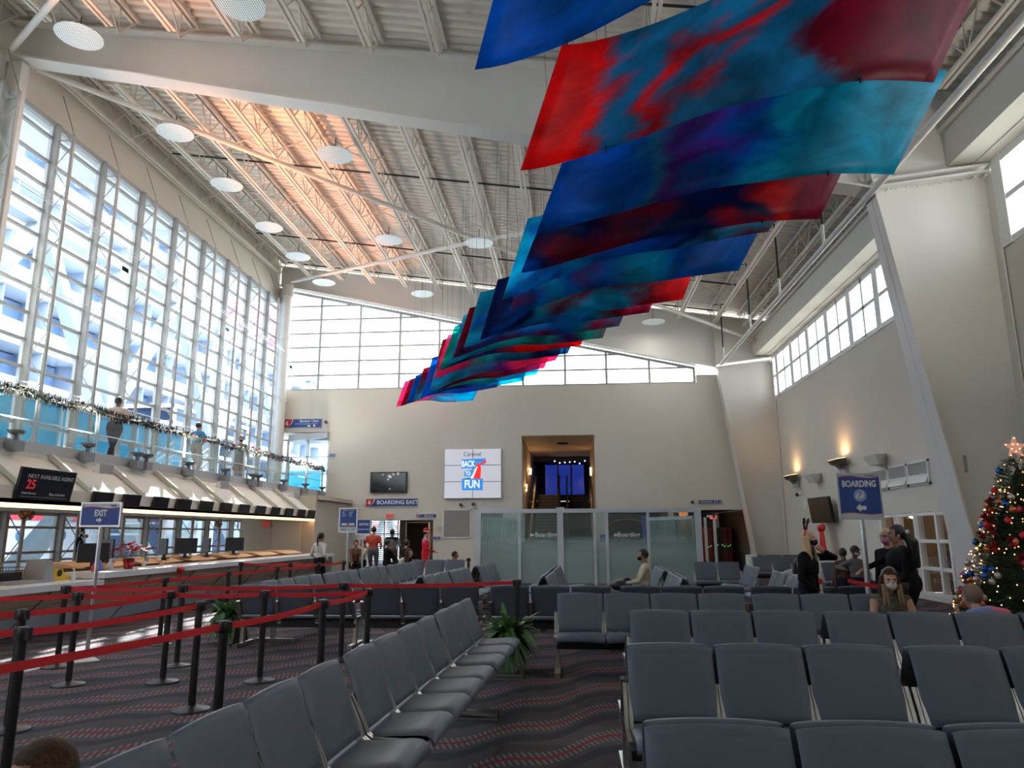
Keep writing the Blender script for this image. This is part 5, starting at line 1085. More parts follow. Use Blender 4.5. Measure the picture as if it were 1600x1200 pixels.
def wave_face(r, w_, zt, zb, amp, bot=True):
    n = 16; top = [(-w_/2+w_*i/n, zt+amp*math.sin(2*PI*i/n)) for i in range(n+1)]; bt = [(-w_/2+w_*i/n, zb+(amp*.7*math.sin(2*PI*i/n) if bot else 0)) for i in range(n+1)]
    MB().prism([(x, z+.012) for x, z in top][::-1]+[(x, z-(.012 if bot else 0)) for x, z in bt], (0, -.012, 0), (1, 0, 0), (0, 0, 1), (0, -1, 0), .002).build('magenta_line', SPINK, r)
    MB().prism(top[::-1]+bt, (0, -.0145, 0), (1, 0, 0), (0, 0, 1), (0, -1, 0), .002).build('blue_field', mat('poster_blue', (.012, .05, .25), .4), r)
es = stand('exit_sign_stand', 'blue EXIT sign with a right arrow on a silver pole in the queue', -6.40, 9.5, .54, 1.745, 2.035, .026)
wave_face(es, .54, 1.975, 1.747, .012, False); text('EXIT', .115, SWH, es, (.0, -.018, 1.905), sx=.75, bold=.004); arrow(es, -.01, -.018, 1.815, .075, 'R'); text('Carnival', .025, EK, es, (.17, -.018, 2.01))
q_ = at(1343, 775, Y=10.3); bs = stand('boarding_sign_stand', 'blue BOARDING sign with left arrow on a tall silver pole behind the standing people', q_.x, 10.3, .54, at(1345, 811, Y=10.3).z+.01, at(1340, 740, Y=10.3).z-.01, .036, 0, 'r')
zb_ = at(1345, 811, Y=10.3).z+.01; zt_ = at(1340, 740, Y=10.3).z-.01; H_ = zt_-zb_
wave_face(bs, .54, zt_-.075*H_, zb_+.12*H_, .016); text('BOARDING', .118, SWH, bs, (0, -.018, zt_-.225*H_), sx=.74, bold=.004); arrow(bs, .0, -.018, zt_-.765*H_, .12, 'L'); text('Carnival', .035, EK, bs, (.15, -.018, zt_-.035*H_))
ze = zt_-.485*H_; MB().tube((0, -.014, ze), (0, -.018, ze), .085, 24).build('round_emblem', mat('emblem_blue', (.25, .38, .62), .4), bs); MB().prism([(-.06, -.04), (-.04, .03), (.0, .02), (.05, .045), (.045, -.03), (.0, -.04)], (0, -.0185, ze), (1, 0, 0), (0, 0, 1), (0, -1, 0), .002).build('emblem_shape', SWH, bs); MB().bar((-.03, -.022, ze-.02), (.03, -.022, ze+.03), .004, .012).build('emblem_mark', SRED, bs)
p = at(541, 890, Y=18.6); ps = stand('poster_stand', 'tall white-framed blue information poster on a pole at the queue end', p.x, 18.6, .45, at(544, 831, Y=18.6).z, at(544, 795, Y=18.6).z, .03)
za, zc = at(544, 831, Y=18.6).z, at(544, 795, Y=18.6).z
MB().box((-.21, -.016, za+.13), (.21, -.012, zc-.01)).build('blue_field', BLUE, ps); text('WHERE TO GET HELP', .034, SWH, ps, (0, -.018, zc-.045)); g = MB(); q = random.Random(8)
for k in range(6):
    for s in (-.16, .02): g.box((s, -.019, zc-.09-.02*k), (s+q.uniform(.05, .12), -.017, zc-.084-.02*k))
g.box((-.17, -.019, za+.16), (.17, -.017, za+.22)); g.build('poster_print', SWH, ps); MB().tube((0, -.017, za+.2), (0, -.021, za+.2), .035, 14).build('red_emblem', SRED, ps); MB().box((-.18, -.014, za+.05), (-.05, -.0125, za+.065)).box((.1, -.014, za+.05), (.16, -.0125, za+.06)).build('small_print', EK, ps)
p = at(565, 890, Y=20.2); gs = stand('suites_sign_stand', 'dark blue SUITES boarding area sign, half behind the tall poster', p.x, 20.2, .40, at(565, 834, Y=20.2).z, at(565, 812, Y=20.2).z, .022)
za, zc = at(565, 834, Y=20.2).z, at(565, 812, Y=20.2).z; MB().box((-.19, -.016, za+.01), (.19, -.012, zc-.01)).build('blue_field', BLUE, gs); text('SUITES', .09, SWH, gs, (0.02, -.018, zc-.13), bold=.003); text('BOARDING AREA', .04, SWH, gs, (.02, -.018, za+.12), bold=.002)

# ================================================================ RIGHT WALL
def uplight_wall(p, lab, e_=4, col=(1, .55, .25)):
    c = at(*p, X=XR) if len(p) == 2 else Vector(p); r = thing('wall_uplight', lab, 'uplight', c, 0, 'warm uplights on the right wall'); MB().box((-.12, -.25, -.22), (0, .25, .0)).build('gear_box', mat('galvanised', (.42, .42, .42), .5), r); g = MB(); e = MB()
    for k in range(3):
        y = -.35+.28*k; g.hexa([(-.35, y-.1, .08), (-.1, y-.06, .0), (-.1, y+.06, .0), (-.35, y+.1, .08), (-.42, y-.14, .2), (-.12, y-.14, .24), (-.12, y+.14, .24), (-.42, y+.14, .2)]); e.hexa([(-.40, y-.12, .205), (-.14, y-.12, .24), (-.14, y+.12, .24), (-.40, y+.12, .205), (-.40, y-.12, .215), (-.14, y-.12, .25), (-.14, y+.12, .25), (-.40, y+.12, .215)])
        g.tube((-.2, y, .02), (-.1, y*.6, -.1), .025, 6)
    g.build('lamp_head', mat('lamp_head_bronze', (.14, .12, .10), .4, metal=.6), r); e.build('glowing_lens', mat('lens_glow', (1, .7, .4), .5, emit=(1, .6, .25), estr=1.4), r)
    lamp('AREA', 'uplight_lamp', c+Vector((-.3, -.1, .35)), (PI, 0, 0), e_, col, size=.4)
uplight_wall((1246, 752), 'triple warm uplight on the right wall above the blond person'); uplight_wall((1321, 729), 'triple warm uplight on the right wall right above the BOARDING sign')
uplight_wall((XR, 9.0, 3.6), 'triple wall uplight on the right wall behind the Christmas tree, outside the picture', 42, (1, .93, .82))  # added fill uplight, out of view, to lift the dim right side
uplight_wall((XR, 2.0, 3.6), 'triple wall uplight on the right wall beside the viewer, outside the picture', 60, (1, .93, .82))  # second added fill uplight out of view, for the right ceiling and column
for p, lab in (((1280, 749), 'white wedge speaker on the right wall, farther one'), ((1380, 721), 'white wedge speaker on the right wall beside the BOARDING sign')):
    c = at(*p, X=XR); r = thing('wall_speaker', lab, 'speaker', c, 0, 'white wall speakers'); MB().hexa([(-.28, -.42, -.1), (0, -.2, -.1), (0, .25, -.1), (-.28, .3, -.1), (-.4, -.5, .16), (0, -.28, .2), (0, .3, .2), (-.4, .36, .16)]).build('cabinet', MATS['off_white_plastic'], r); MB().box((-.02, -.1, -.05), (.0, .1, .05)).build('bracket', BLACKM, r)
c = at(1285, 797, X=8.3); r = thing('wall_television', 'small dark television tilted on the right wall with a red bow hanging below', 'television', c, .12); MB().hexa([(-.05, -.75, -.42), (.05, -.75, -.42), (.05, .75, -.42), (-.05, .75, -.42), (-.15, -.75, .42), (-.05, -.75, .42), (-.05, .75, .42), (-.15, .75, .42)]).build('screen', BLACKP, r); MB().box((0, -.12, -.1), (.3, .12, .1)).build('wall_arm', BLACKM, r)
c = at(1283, 824, X=8.2); r = thing('red_bow', 'large red ribbon bow hanging under the tilted television', 'bow', c); RB = mat('ribbon_red', (.62, .012, .02), .55)
MB().ball((0, -.16, 0), .18, 12, 8, sc=(.35, 1, .75)).ball((0, .16, -.03), .16, 12, 8, sc=(.35, 1, .75)).ball((-.03, 0, -.02), .1, 8, 6).build('bow_loops', RB, r); MB().bar((0, 0, 0), (-.02, -.30, -.85), .03, .3).bar((0, 0, 0), (-.02, .08, -.85), .03, .26).build('bow_tails', RB, r)
tag(MB().box((-.06, -.08, -.16), (0, .08, .16)).build('wall_box', WHITE, loc=at(1260, 788, X=XR)), 'small white box on the wall left of the tilted television', 'box')
cam_dome(at(1252, 772, X=XR), 'small round camera under the left wall uplight', None, -PI/2)
# grille triple
g0 = (21.6, 20.45, 19.3, 18.15)
for i, y in enumerate(g0[:3]):
    r = thing('wall_register', 'white air register in the row above the glass doors, %s from the left' % ORD[i], 'air register', (XR, y-.55, 3.05), 0, 'air registers on the right wall')
    MB().box((-.05, -.55, -.3), (0, .55, -.25)).box((-.05, -.55, .25), (0, .55, .3)).box((-.05, -.55, -.3), (0, -.5, .3)).box((-.05, .5, -.3), (0, .55, .3)).box((-.05, -.5, -.08), (0, .5, -.04)).build('frame', WHITE, r)
    g = MB().box((-.01, -.5, -.25), (0, .5, .25), 1)
    for k in range(16): g.box((-.03, -.5+.0625*k, -.04), (-.01, -.485+.0625*k, .25))
    g.hexa([(-.01, -.5, -.25), (-.12, -.5, -.25), (-.12, .5, -.25), (-.01, .5, -.25), (-.01, -.5, -.2), (-.04, -.5, -.08), (-.04, .5, -.08), (-.01, .5, -.08)])
    g.build('louvre', [MATS['off_white_plastic'], mat('register_dark', (.2, .2, .2), .6)], r)
# glass doors in the right wall
g = MB()
for y in (21.35, 20.4, 20.25, 19.3, 19.15, 18.2, 17.65): g.box((XR-.02, y-.05, .12), (XR+.12, y+.05, 2.1))
for z in (.15, .75, 1.4, 2.05): g.box((XR-.01, 17.6, z-.04), (XR+.1, 21.4, z+.04))
struct('door_2', g, WHITE); MB().add([(XR+.05, 17.6, .12), (XR+.05, 21.4, .12), (XR+.05, 21.4, 2.1), (XR+.05, 17.6, 2.1)], [(0, 1, 2, 3)]).build('door_pane', glass('dim_glass', (.72, .70, .66), .1), bpy.data.objects['door_2'])
rooms('wall_side_room', (((XR+4, 16.7, 0), (XR+4.2, 21.4, 2.6)), ((XR+.31, 21.42, 0), (XR+4, 21.6, 2.6)), ((XR+.31, 16.5, 2.61), (XR+4.2, 21.6, 2.7)), ((XR+.31, 16.5, 0), (XR+4, 16.69, 2.6)), ((XR+.31, 16.5, -.1), (XR+4.2, 21.6, -.02))), mat('tan_wall', (.36, .29, .20), .7))
tag(MB().box((XR+2.5, 18.3, 0), (XR+2.7, 18.4, .9)).box((XR+2.4, 18.2, .9), (XR+3, 19.6, .95)).box((XR+2.5, 19.4, 0), (XR+2.7, 19.5, .9)).build('side_table', ORW), 'orange wooden table in the room behind the glass doors', 'table')
o = MB().lathe((XR+1.6, 18.6, 0), [(.45, 0), (.3, .9), (.12, 1.6), (.05, 1.75), (.0, 1.75)], 14).build('red_cone', mat('dull_red', (.30, .05, .04), .6)); tag(o, 'dull red cone shape behind the glass doors', 'ornament')
lamp('POINT', 'side_room_lamp', (XR+2, 19, 2.3), energy=25, color=(1, .8, .6), shadow_soft_size=.2); tag(MB().tube((XR+2, 19, 2.5), (XR+2, 19, 2.58), .2, 16).build('room_lamp', MATS['lamp_glow3']), 'ceiling lamp in the room behind the glass doors', 'lamp')
r = thing('palm_plant', 'dark palm plant in the room behind the glass doors', 'plant', (XR+1.2, 20.0, 0)); g = MB(); q = random.Random(3)
for k in range(46):
    a = q.uniform(0, 2*PI); p = Vector((0, 0, q.uniform(.7, 1.3))); d = Vector((math.cos(a), math.sin(a), q.uniform(.1, .9))).normalized(); leafmesh(g, p, d, q.uniform(.4, .7), .05, bend=.3)
g.build('fronds', mat('dark_palm', (.03, .06, .025), .6), r); MB().lathe((0, 0, 0), [(.15, 0), (.2, .4), (.03, .4), (.02, 1.3)], 12).build('pot', DARKW, r)
# ================================================================ PLANTS AND CHRISTMAS TREE
LEAF = mat('plant_leaf', (.08, .19, .055), .45, noise=.5, nscale=9, trans=.15)
def blade(g, p, a, l, w_, lift, droop, n=6):
    d0 = Vector((math.cos(a), math.sin(a), 0)); s = Vector((-math.sin(a), math.cos(a), 0)); L_ = []
    for i in range(n+1):
        t = i/n; q = Vector(p)+d0*(l*(t*.75))+Vector((0, 0, l*(lift*t-droop*t*t))); ww = w_*math.sin(PI*min(1, .12+t*.88))**.8 if t < 1 else 0
        L_.append((q-s*ww, q+Vector((0, 0, -ww*.35)), q+s*ww))
    vs = [v for r in L_ for v in r]; g.add(vs, [(3*i+k, 3*i+k+1, 3*i+4+k, 3*i+3+k) for i in range(n) for k in (0, 1)], 0, True)
def plant(x, y, s, lab, seed):
    r = thing('potted_plant', lab, 'potted plant', (x, y, 0), 0, 'potted green plants in the hall'); q = random.Random(seed); g = MB()
    for k in range(210):
        blade(g, (q.uniform(-.06, .06), q.uniform(-.06, .06), .36), q.uniform(0, 2*PI), q.uniform(.28, .56)*s, q.uniform(.030, .052), q.uniform(.25, 1.35), q.uniform(.45, 1.5))
    g.build('foliage', LEAF, r); MB().hexa([(-.11, -.11, 0), (.11, -.11, 0), (.11, .11, 0), (-.11, .11, 0), (-.15, -.15, .36), (.15, -.15, .36), (.15, .15, .36), (-.15, .15, .36)]).build('pot', mat('pot_grey', (.30, .31, .31), .5), r)
plant(-.82, 9.15, 1.0, 'leafy green plant in a grey pot at the end of the diagonal bench row', 1); plant(-5.25, 11.15, .95, 'leafy plant in a grey pot at the left end of the dark bench row', 2)
# tree
TXc, TYc = 6.35, 10.9
def P3(a, z, rr): return Vector((rr*math.cos(a), rr*math.sin(a), z))
def trad(z): return max(.0, (2.72-z)/2.5*1.02)+.04
r = thing('christmas_tree', 'tall green Christmas tree hung with ornaments at the right edge', 'Christmas tree', (TXc, TYc, 0)); g = MB(); q = random.Random(11)
NE = mat('fir_green', (.030, .095, .036), .7, noise=.5, nscale=5)
for k in range(3600):
    t = q.random(); z = .12+2.55*(1-t**.62); R_ = trad(z); a = q.uniform(0, 2*PI); rr = R_*q.uniform(.72, 1.0); p = P3(a, z, rr)
    d = Vector((math.cos(a), math.sin(a), q.uniform(-.15, .55))).normalized(); l = q.uniform(.08, .14)
    tip = p+d*l
    for j in range(5):
        b = p+d*l*j/5
        for s in (-1, 1): leafmesh(g, b, (d+Vector((-math.sin(a)*s, math.cos(a)*s, q.uniform(-.3, .3)))*.9).normalized(), .045, .010)
    leafmesh(g, b, d, .06, .008)
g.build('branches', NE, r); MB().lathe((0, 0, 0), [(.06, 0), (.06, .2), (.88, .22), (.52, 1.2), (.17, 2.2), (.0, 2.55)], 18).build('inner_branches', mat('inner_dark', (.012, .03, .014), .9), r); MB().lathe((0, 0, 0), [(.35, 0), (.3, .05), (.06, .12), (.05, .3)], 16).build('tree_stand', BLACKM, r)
g = MB()
for k in range(600):
    t = q.random(); z = .2+2.45*(1-t**.62); a = q.uniform(0, PI*2); p = P3(a, z, trad(z)+q.uniform(.0, .12)); g.ball(p, .009, 6, 4)
o = g.build('string_lights', mat('fairy_light', (1, .6, .3), .5, emit=(1, .42, .13), estr=1.9), loc=(TXc, TYc, 0)); tag(o, 'warm fairy lights wound around the Christmas tree', 'string lights', kind='stuff')
COLS = {'blue': (.015, .13, .5), 'silver': (.55, .5, .48), 'red': (.5, .02, .02), 'copper': (.6, .16, .06)}
bm_ = {}
for k in range(96):
    c = ('blue', 'silver', 'red', 'copper', 'silver', 'blue')[k % 6]; t = q.random(); z = .55+2.0*(1-t**.6); a = q.uniform(PI*.72, PI*1.98); p = P3(a, z, trad(z)+.085)+Vector((TXc, TYc, 0))
    if c not in bm_:
        bm_[c] = MB().ball((0, 0, 0), .047, 14, 10).tube((0, 0, .045), (0, 0, .06), .012, 8).build('bauble', mat('bauble_'+c, COLS[c], .22, metal=.5), loc=p); o = bm_[c]
    else: o = bm_[c].copy(); C.objects.link(o); o.location = p
    tag(o, 'shiny %s ball hanging on the Christmas tree' % c, 'bauble', '%s baubles on the Christmas tree' % c)
fl = None
for k in range(16):
    z = .75+1.5*((k*.37) % 1); a = PI*(.8+1.0*((k*.61) % 1)); p = P3(a, z, trad(z)+.06)+Vector((TXc, TYc, 0))
    if fl is None:
        g = MB(); qq = random.Random(21)
        for j in range(26):
            d = Vector((qq.uniform(-1, 1), qq.uniform(-1, 1), qq.uniform(-1, 1))).normalized(); leafmesh(g, Vector((0, 0, 0)), d, qq.uniform(.07, .12), .028)
        fl = g.build('red_ribbon_flower', mat('ribbon_flower_red', (.38, .015, .02), .5), loc=p); o = fl
    else: o = fl.copy(); C.objects.link(o); o.location = p
    tag(o, 'red ribbon flower on the Christmas tree', 'ribbon flower', 'red ribbon flowers on the Christmas tree')
r = thing('tree_star', 'pink lit star on top of the Christmas tree', 'star', (TXc, TYc, 2.80)); P_ = [(.17*(1 if k % 2 == 0 else .42)*math.sin(2*PI*k/10), .17*(1 if k % 2 == 0 else .42)*math.cos(2*PI*k/10)) for k in range(10)]
MB().prism(P_[::-1], (0, -.02, 0), (1, 0, 0), (0, 0, 1), (0, 1, 0), .03).build('star_body', mat('star_pink', (.7, .42, .38), .5, emit=(1, .4, .3), estr=.08), r); g = MB()
for k in range(10): g.ball((P_[k][0]*.8, -.03, P_[k][1]*.8), .009, 6, 4)
g.build('star_bulbs', MATS['fairy_light'], r)
lamp('POINT', 'tree_glow', (TXc-.9, TYc-.9, 1.4), energy=3, color=(1, .5, .25), shadow_soft_size=.5) if False else None
# ================================================================ PEOPLE
SKIN1 = mat('skin_light', (.50, .27, .19), .5); SKIN2 = mat('skin_tan', (.36, .18, .11), .5); SKIN3 = mat('skin_brown', (.13, .065, .04), .5)
def cloth(n, c): return mat('cloth_'+n, c, .85, noise=.12, nscale=14, spec=.15)
HAIRD = mat('hair_dark', (.012, .009, .008), .45, bump=.5, bscale=120); HAIRB = mat('hair_blond', (.55, .38, .20), .45, bump=.5, bscale=120); HAIRBR = mat('hair_brown', (.060, .030, .014), .65, noise=.5, nscale=30, bump=.9, bscale=90, spec=.2)
EYE = mat('eye_dark', (.01, .01, .012), .2); EYEW = mat('eye_white', (.35, .33, .31), .4)
class Body:
    """capsules and ellipsoids fused into one continuous surface; each keeps its cloth or skin slot"""
    def __init__(s): s.g = MB(); s.pr = []; s.mats = []
    def slot(s, m):
        if m not in s.mats: s.mats.append(m)
        return s.mats.index(m)
    def cap(s, a, b, ra, rb, m, n=14):
        a, b = Vector(a), Vector(b); s.g.tube(a, b, ra, n, 0, rb); s.g.ball(a, ra*1.0, n, 8); s.g.ball(b, rb*1.0, n, 8); s.pr.append((a, b, ra, rb, s.slot(m), None)); return s
    def ell(s, c, r, sc, m): s.g.ball(c, r, 16, 12, 0, sc); s.pr.append((Vector(c), Vector(c), r, r, s.slot(m), Vector(sc))); return s
    def build(s, parent, vox=.014, name='body', it=4):
        o = s.g.build(name, s.mats[0]); rm = o.modifiers.new('r', 'REMESH'); rm.mode = 'VOXEL'; rm.voxel_size = vox; rm.use_smooth_shade = True
        sm = o.modifiers.new('s', 'SMOOTH'); sm.factor = .5; sm.iterations = it
        dg = bpy.context.evaluated_depsgraph_get(); me = bpy.data.meshes.new_from_object(o.evaluated_get(dg)); me.name = name; bpy.data.objects.remove(o)
        me.materials.clear()
        for m in s.mats: me.materials.append(m)
        n = len(me.polygons); c = np.zeros(n*3); me.polygons.foreach_get('center', c); c = c.reshape(-1, 3); best = np.full(n, 1e9); idx = np.zeros(n, int)
        for a, b, ra, rb, mi, sc in s.pr:
            a_, b_ = np.array(a), np.array(b)
            if sc is not None: d = (np.linalg.norm((c-a_)/np.array(sc), axis=1)-ra)*min(sc)
            else:
                ab = b_-a_; L2 = max(ab@ab, 1e-9); t = np.clip((c-a_)@ab/L2, 0, 1); d = np.linalg.norm(c-(a_+t[:, None]*ab), axis=1)-(ra+(rb-ra)*t)
            k = d < best; best[k] = d[k]; idx[k] = mi
        me.polygons.foreach_set('material_index', idx.astype(np.int32)); me.polygons.foreach_set('use_smooth', np.ones(n, bool))
        ob = bpy.data.objects.new(name, me); C.objects.link(ob); ob.parent = parent; return ob
def limb2(a, c, l1, l2, bend):
    """joint between a and c for segment lengths l1, l2, bulging towards bend"""
    a, c = Vector(a), Vector(c); d = c-a; D = min(d.length, (l1+l2)*.999); x = (l1*l1-l2*l2+D*D)/(2*D); h = max(l1*l1-x*x, 0)**.5; dn = d.normalized(); b = Vector(bend); b = (b-dn*b.dot(dn)).normalized()
    return a+dn*x+b*h
def hand(B, w_, d, side, skin, curl=.35, spread=.25, palm=None, s=1.0):
    """palm, four fingers and thumb at wrist w_, pointing along d; palm = palm normal"""
    w_, d = Vector(w_), Vector(d).normalized(); pn = Vector(palm if palm else (0, 0, -1)); pn = (pn-d*pn.dot(d)).normalized(); sd = d.cross(pn)*side
    B.cap(w_, w_+d*.05*s, .024*s, .030*s, skin, 10)
    for k in (-1.5, -.5, .5, 1.5): B.cap(w_+d*.03*s+sd*k*.013*s, w_+d*.088*s+sd*k*.019*s, .014*s, .013*s, skin, 8)
    for k, L_ in ((-1.5, .062), (-.5, .076), (.5, .082), (1.5, .072)):
        dd = (d+sd*k*spread*.3).normalized(); a = w_+d*.088*s+sd*k*.020*s; d1 = (dd+pn*curl*.6).normalized(); b = a+d1*L_*.5*s; d2 = (dd+pn*curl*1.5).normalized(); B.cap(a, b, .0095*s, .009*s, skin, 8); B.cap(b, b+d2*L_*.5*s, .009*s, .0075*s, skin, 8)
    t0 = w_+d*.025*s+sd*.024*s; t1 = t0+(d*.6+sd*.8+pn*.3).normalized()*.042*s; B.cap(t0, t1, .013*s, .011*s, skin, 8); B.cap(t1, t1+(d*.9+sd*.35+pn*curl).normalized()*.034*s, .0105*s, .0085*s, skin, 8)
def person(label, loc, rz, top, bottom, skin, hair=None, hairstyle='short', sh=(.0, .0), handL=(.24, -.02, .84), handR=(-.24, -.02, .84), seated=False, lean=0, headturn=0, headtilt=0, legs=True, sleeve=1.0, H=1.70, shoes=None, footL=None, footR=None, vox=.014, wide=1.0, skirt=False, shorts=False, face=True, mask=None, hscale=1.0, elbL=(.3, .6, -.2), elbR=(-.3, .6, -.2), curl=.35, back=None, palmL=None, palmR=None, hatcol=None, group=None, hz=None):
    """faces -y; hands are given in the figure's own metres (x left of the figure = +x)"""
    r = thing('person', label, 'person', loc, rz, group); s = H/1.70; B = Body(); shoes = shoes or BLACKP; hp = .47 if seated else .93; V = Vector
    def S(v): return V(v)*s
    ln = lambda z, y=0: V((0, y+math.sin(lean)*-(z-hp), hp+(z-hp)*math.cos(lean))) if z > hp else V((0, y, z))
    dz = hp-.93
    pel, wst, cst, nk = ln(hp), ln(hp+.17), ln(hp+.36), ln(hp+.53)
    ob = V((0, 0, 0))
    def X(p, x, y=0, z=0): return S((p.x+x*wide, p.y+y, p.z+z))
    B.ell(X(pel, 0, 0, .03), .15*s, (1.08*wide, .78*wide, .85), bottom); B.cap(X(pel, -.05, 0, .06), X(pel, .05, 0, .06), .12*s*wide, .12*s*wide, bottom)
    B.ell(X(wst, 0), .14*s, (1.02*wide, .74*wide, 1.1), top); B.ell(X(cst, 0, -.01, -.02), .16*s, (1.08*wide, .74*wide, 1.15), top); B.cap(X(cst, -.10, 0, .08), X(cst, .10, 0, .08), .088*s, .088*s, back or top)
    shL, shR = X(cst, .175, 0, .10), X(cst, -.175, 0, .10)
    B.cap(X(cst, 0, .01, .12), shL, .075*s, .062*s, back or top); B.cap(X(cst, 0, .01, .12), shR, .075*s, .062*s, back or top)
    hdc = nk+V((0, -.035-math.sin(lean)*.10, .16)); hd = S(hdc)+V((0, 0, 0)); B.cap(S(nk+V((0, .015, -.06))), hd+V((0, .015, -.05))*s, .056*s, .05*s, skin)
    for sgn, shd, hn, elb, pm in ((1, shL, handL, elbL, palmL), (-1, shR, handR, elbR, palmR)):
        w_ = S(hn)+(S((0, 0, dz)) if not hz else V((0, 0, 0))); e = limb2(shd, w_, .29*s, .26*s, elb); dirn = w_-shd
        if dirn.length > .54*s: w_ = shd+dirn.normalized()*.54*s
        m_up = top if sleeve > .35 else skin; m_lo = top if sleeve > .8 else skin
        B.cap(shd, shd.lerp(e, .55), .058*s*wide**.5, .050*s, top if sleeve > .05 else skin); B.cap(shd.lerp(e, .5), e, .050*s, .042*s, m_up); B.cap(e, w_, .043*s, .028*s if sleeve < .8 else .034*s, m_lo); hand(B, w_, (w_-e), sgn, skin, curl, s=s, palm=pm)
    if legs:
        for sgn, ft in ((1, footL), (-1, footR)):
            hj = X(pel, .09*sgn, 0, -.02)
            if seated:
                k_ = S(ft[0]) if ft else S((.11*sgn, -.44, .49)); an = S(ft[1]) if ft else S((.11*sgn, -.46, .09))
            else: an = S(ft) if ft else S((.10*sgn, .0, .09)); k_ = limb2(hj, an, .43*s, .42*s, (0, -1, 0))
            ml = skin if shorts or skirt else bottom
            B.cap(hj, hj.lerp(k_, .6), .088*s*wide, .070*s*wide, bottom); B.cap(hj.lerp(k_, .55), k_, .070*s*wide, .056*s, bottom if not skirt else skin); B.cap(k_, an, .054*s, .038*s, ml)
            B.ell(k_.lerp(an, .3)+V((0, .015, 0))*s, .052*s, (1, 1, 1.9), ml); B.cap(an+V((0, .02, -.035))*s, an+V((0, -.15, -.055))*s, .042*s, .034*s, shoes)
        if skirt:
            for q in range(5): B.cap(X(pel, -.10+.05*q, 0, .0), X(pel, -.15+.075*q, 0, -.36), .09*s, .10*s, bottom)
    body = B.build(r, vox)
    # head: skull, jaw, nose, ears, lips, eyes
    hh = thing('tmp', 'x', 'x'); C.objects.unlink(hh); bpy.data.objects.remove(hh)
    HB = Body(); k = s*hscale
    HB.ell((0, .005, .015), .098*k, (.80, .98, 1.08), skin); HB.ell((0, -.022*k, -.052*k), .066*k, (.86, .92, 1.05), skin); HB.ell((0, -.035*k, -.088*k), .03*k, (1.1, .9, .8), skin)
    HB.cap((0, -.092*k, .012*k), (0, -.110*k, -.022*k), .011*k, .016*k, skin, 8); HB.ell((.028*k, -.075*k, -.02*k), .03*k, (1, .7, 1), skin); HB.ell((-.028*k, -.075*k, -.02*k), .03*k, (1, .7, 1), skin)
    HB.cap((-.018*k, -.094*k, -.055*k), (.018*k, -.094*k, -.055*k), .008*k, .008*k, mat('lips', (.40, .13, .11), .5), 8)
    for sg in (-1, 1): HB.ell((sg*.08*k, .008*k, -.01*k), .026*k, (.35, .7, 1.1), skin); HB.cap((sg*.018*k, -.092*k, .032*k), (sg*.05*k, -.082*k, .034*k), .008*k, .006*k, skin, 8)
    h = HB.build(r, .0065 if vox < .012 else .010, 'head', 2); h.location = hd; h.rotation_euler = (headtilt, 0, headturn); h.name = 'head'
    if face:
        for sg in (-1, 1):
            MB().ball((sg*.033*k, -.079*k, .016*k), .0125*k, 12, 8, 0, (1.15, .7, .75)).build('eye', EYEW, h); MB().ball((sg*.033*k, -.086*k, .016*k), .009*k, 10, 6, 0, (1, .6, 1)).build('iris', EYE, h)
    if hair:
        g = Body(); hm = hair
        g.ell((0, .014*k, .032*k), .106*k, (.84, 1.0, 1.0), hm)
        if hairstyle == 'buzz': pass
        if hairstyle in ('long', 'longback'):
            for q in range(9):
                a = PI*(-.08+1.16*q/8); x, y = math.cos(a)*.080*k, math.sin(a)*.080*k+.012*k
                L_ = .34 if hairstyle == 'long' else .28; g.cap((x, y, .03*k), (x*1.25, y*1.1+.01, -.14*k), .030*k, .032*k, hm, 8); g.cap((x*1.25, y*1.1+.01, -.14*k), (x*1.35, y*.9+.01, -L_*k), .032*k, .015*k, hm, 8)
        if hairstyle == 'bun': g.ell((0, .10*k, .05*k), .045*k, (1, 1, 1), hm)
        if hairstyle == 'pony': g.cap((0, .10*k, .03*k), (0, .15*k, -.08*k), .035*k, .03*k, hm, 8); g.cap((0, .15*k, -.08*k), (0, .13*k, -.26*k), .03*k, .012*k, hm, 8)
        if hairstyle == 'bigtail': g.cap((0, .10*k, .02*k), (.02, .17*k, -.1*k), .06*k, .07*k, hm, 10); g.cap((.02, .17*k, -.1*k), (.03, .20*k, -.38*k), .075*k, .04*k, hm, 10)
        ho = g.build(r, .009, 'hair', 2); ho.location = hd; ho.rotation_euler = (headtilt, 0, headturn)
        # open the face: trim hair in front of the face
        me = ho.data; import bmesh; bm = bmesh.new(); bm.from_mesh(me)
        fz = .066*k if hairstyle != 'buzz' else .05*k
        dv = [v for v in bm.verts if v.co.y < -.035*k and v.co.z < fz and abs(v.co.x) < .074*k] + [v for v in bm.verts if hairstyle in ('short', 'buzz', 'bun', 'pony', 'bigtail') and (v.co.z < -.045*k and v.co.y < .02*k)]
        bmesh.ops.delete(bm, geom=list(set(dv)), context='VERTS'); bm.to_mesh(me); bm.free()
    if mask:
        mo = MB().ball((0, -.052*k, -.045*k), .062*k, 16, 10, 0, (1.03, .98, .85)); mo = mo.build('face_mask', mask, h)
    r['_'] = 0; del r['_']
    return r, hd, h, k
def band(h, k, m, name='headband', z=.05): 
    g = MB(); P_ = [Vector((.086*k*math.cos(a), .012*k-.02*k*math.sin(a), .02*k+.122*k*math.sin(a))) for a in [PI*i/12 for i in range(13)]]
    for a, b in zip(P_, P_[1:]): g.tube(a, b, .010*k, 8)
    return g.build(name, m, h)
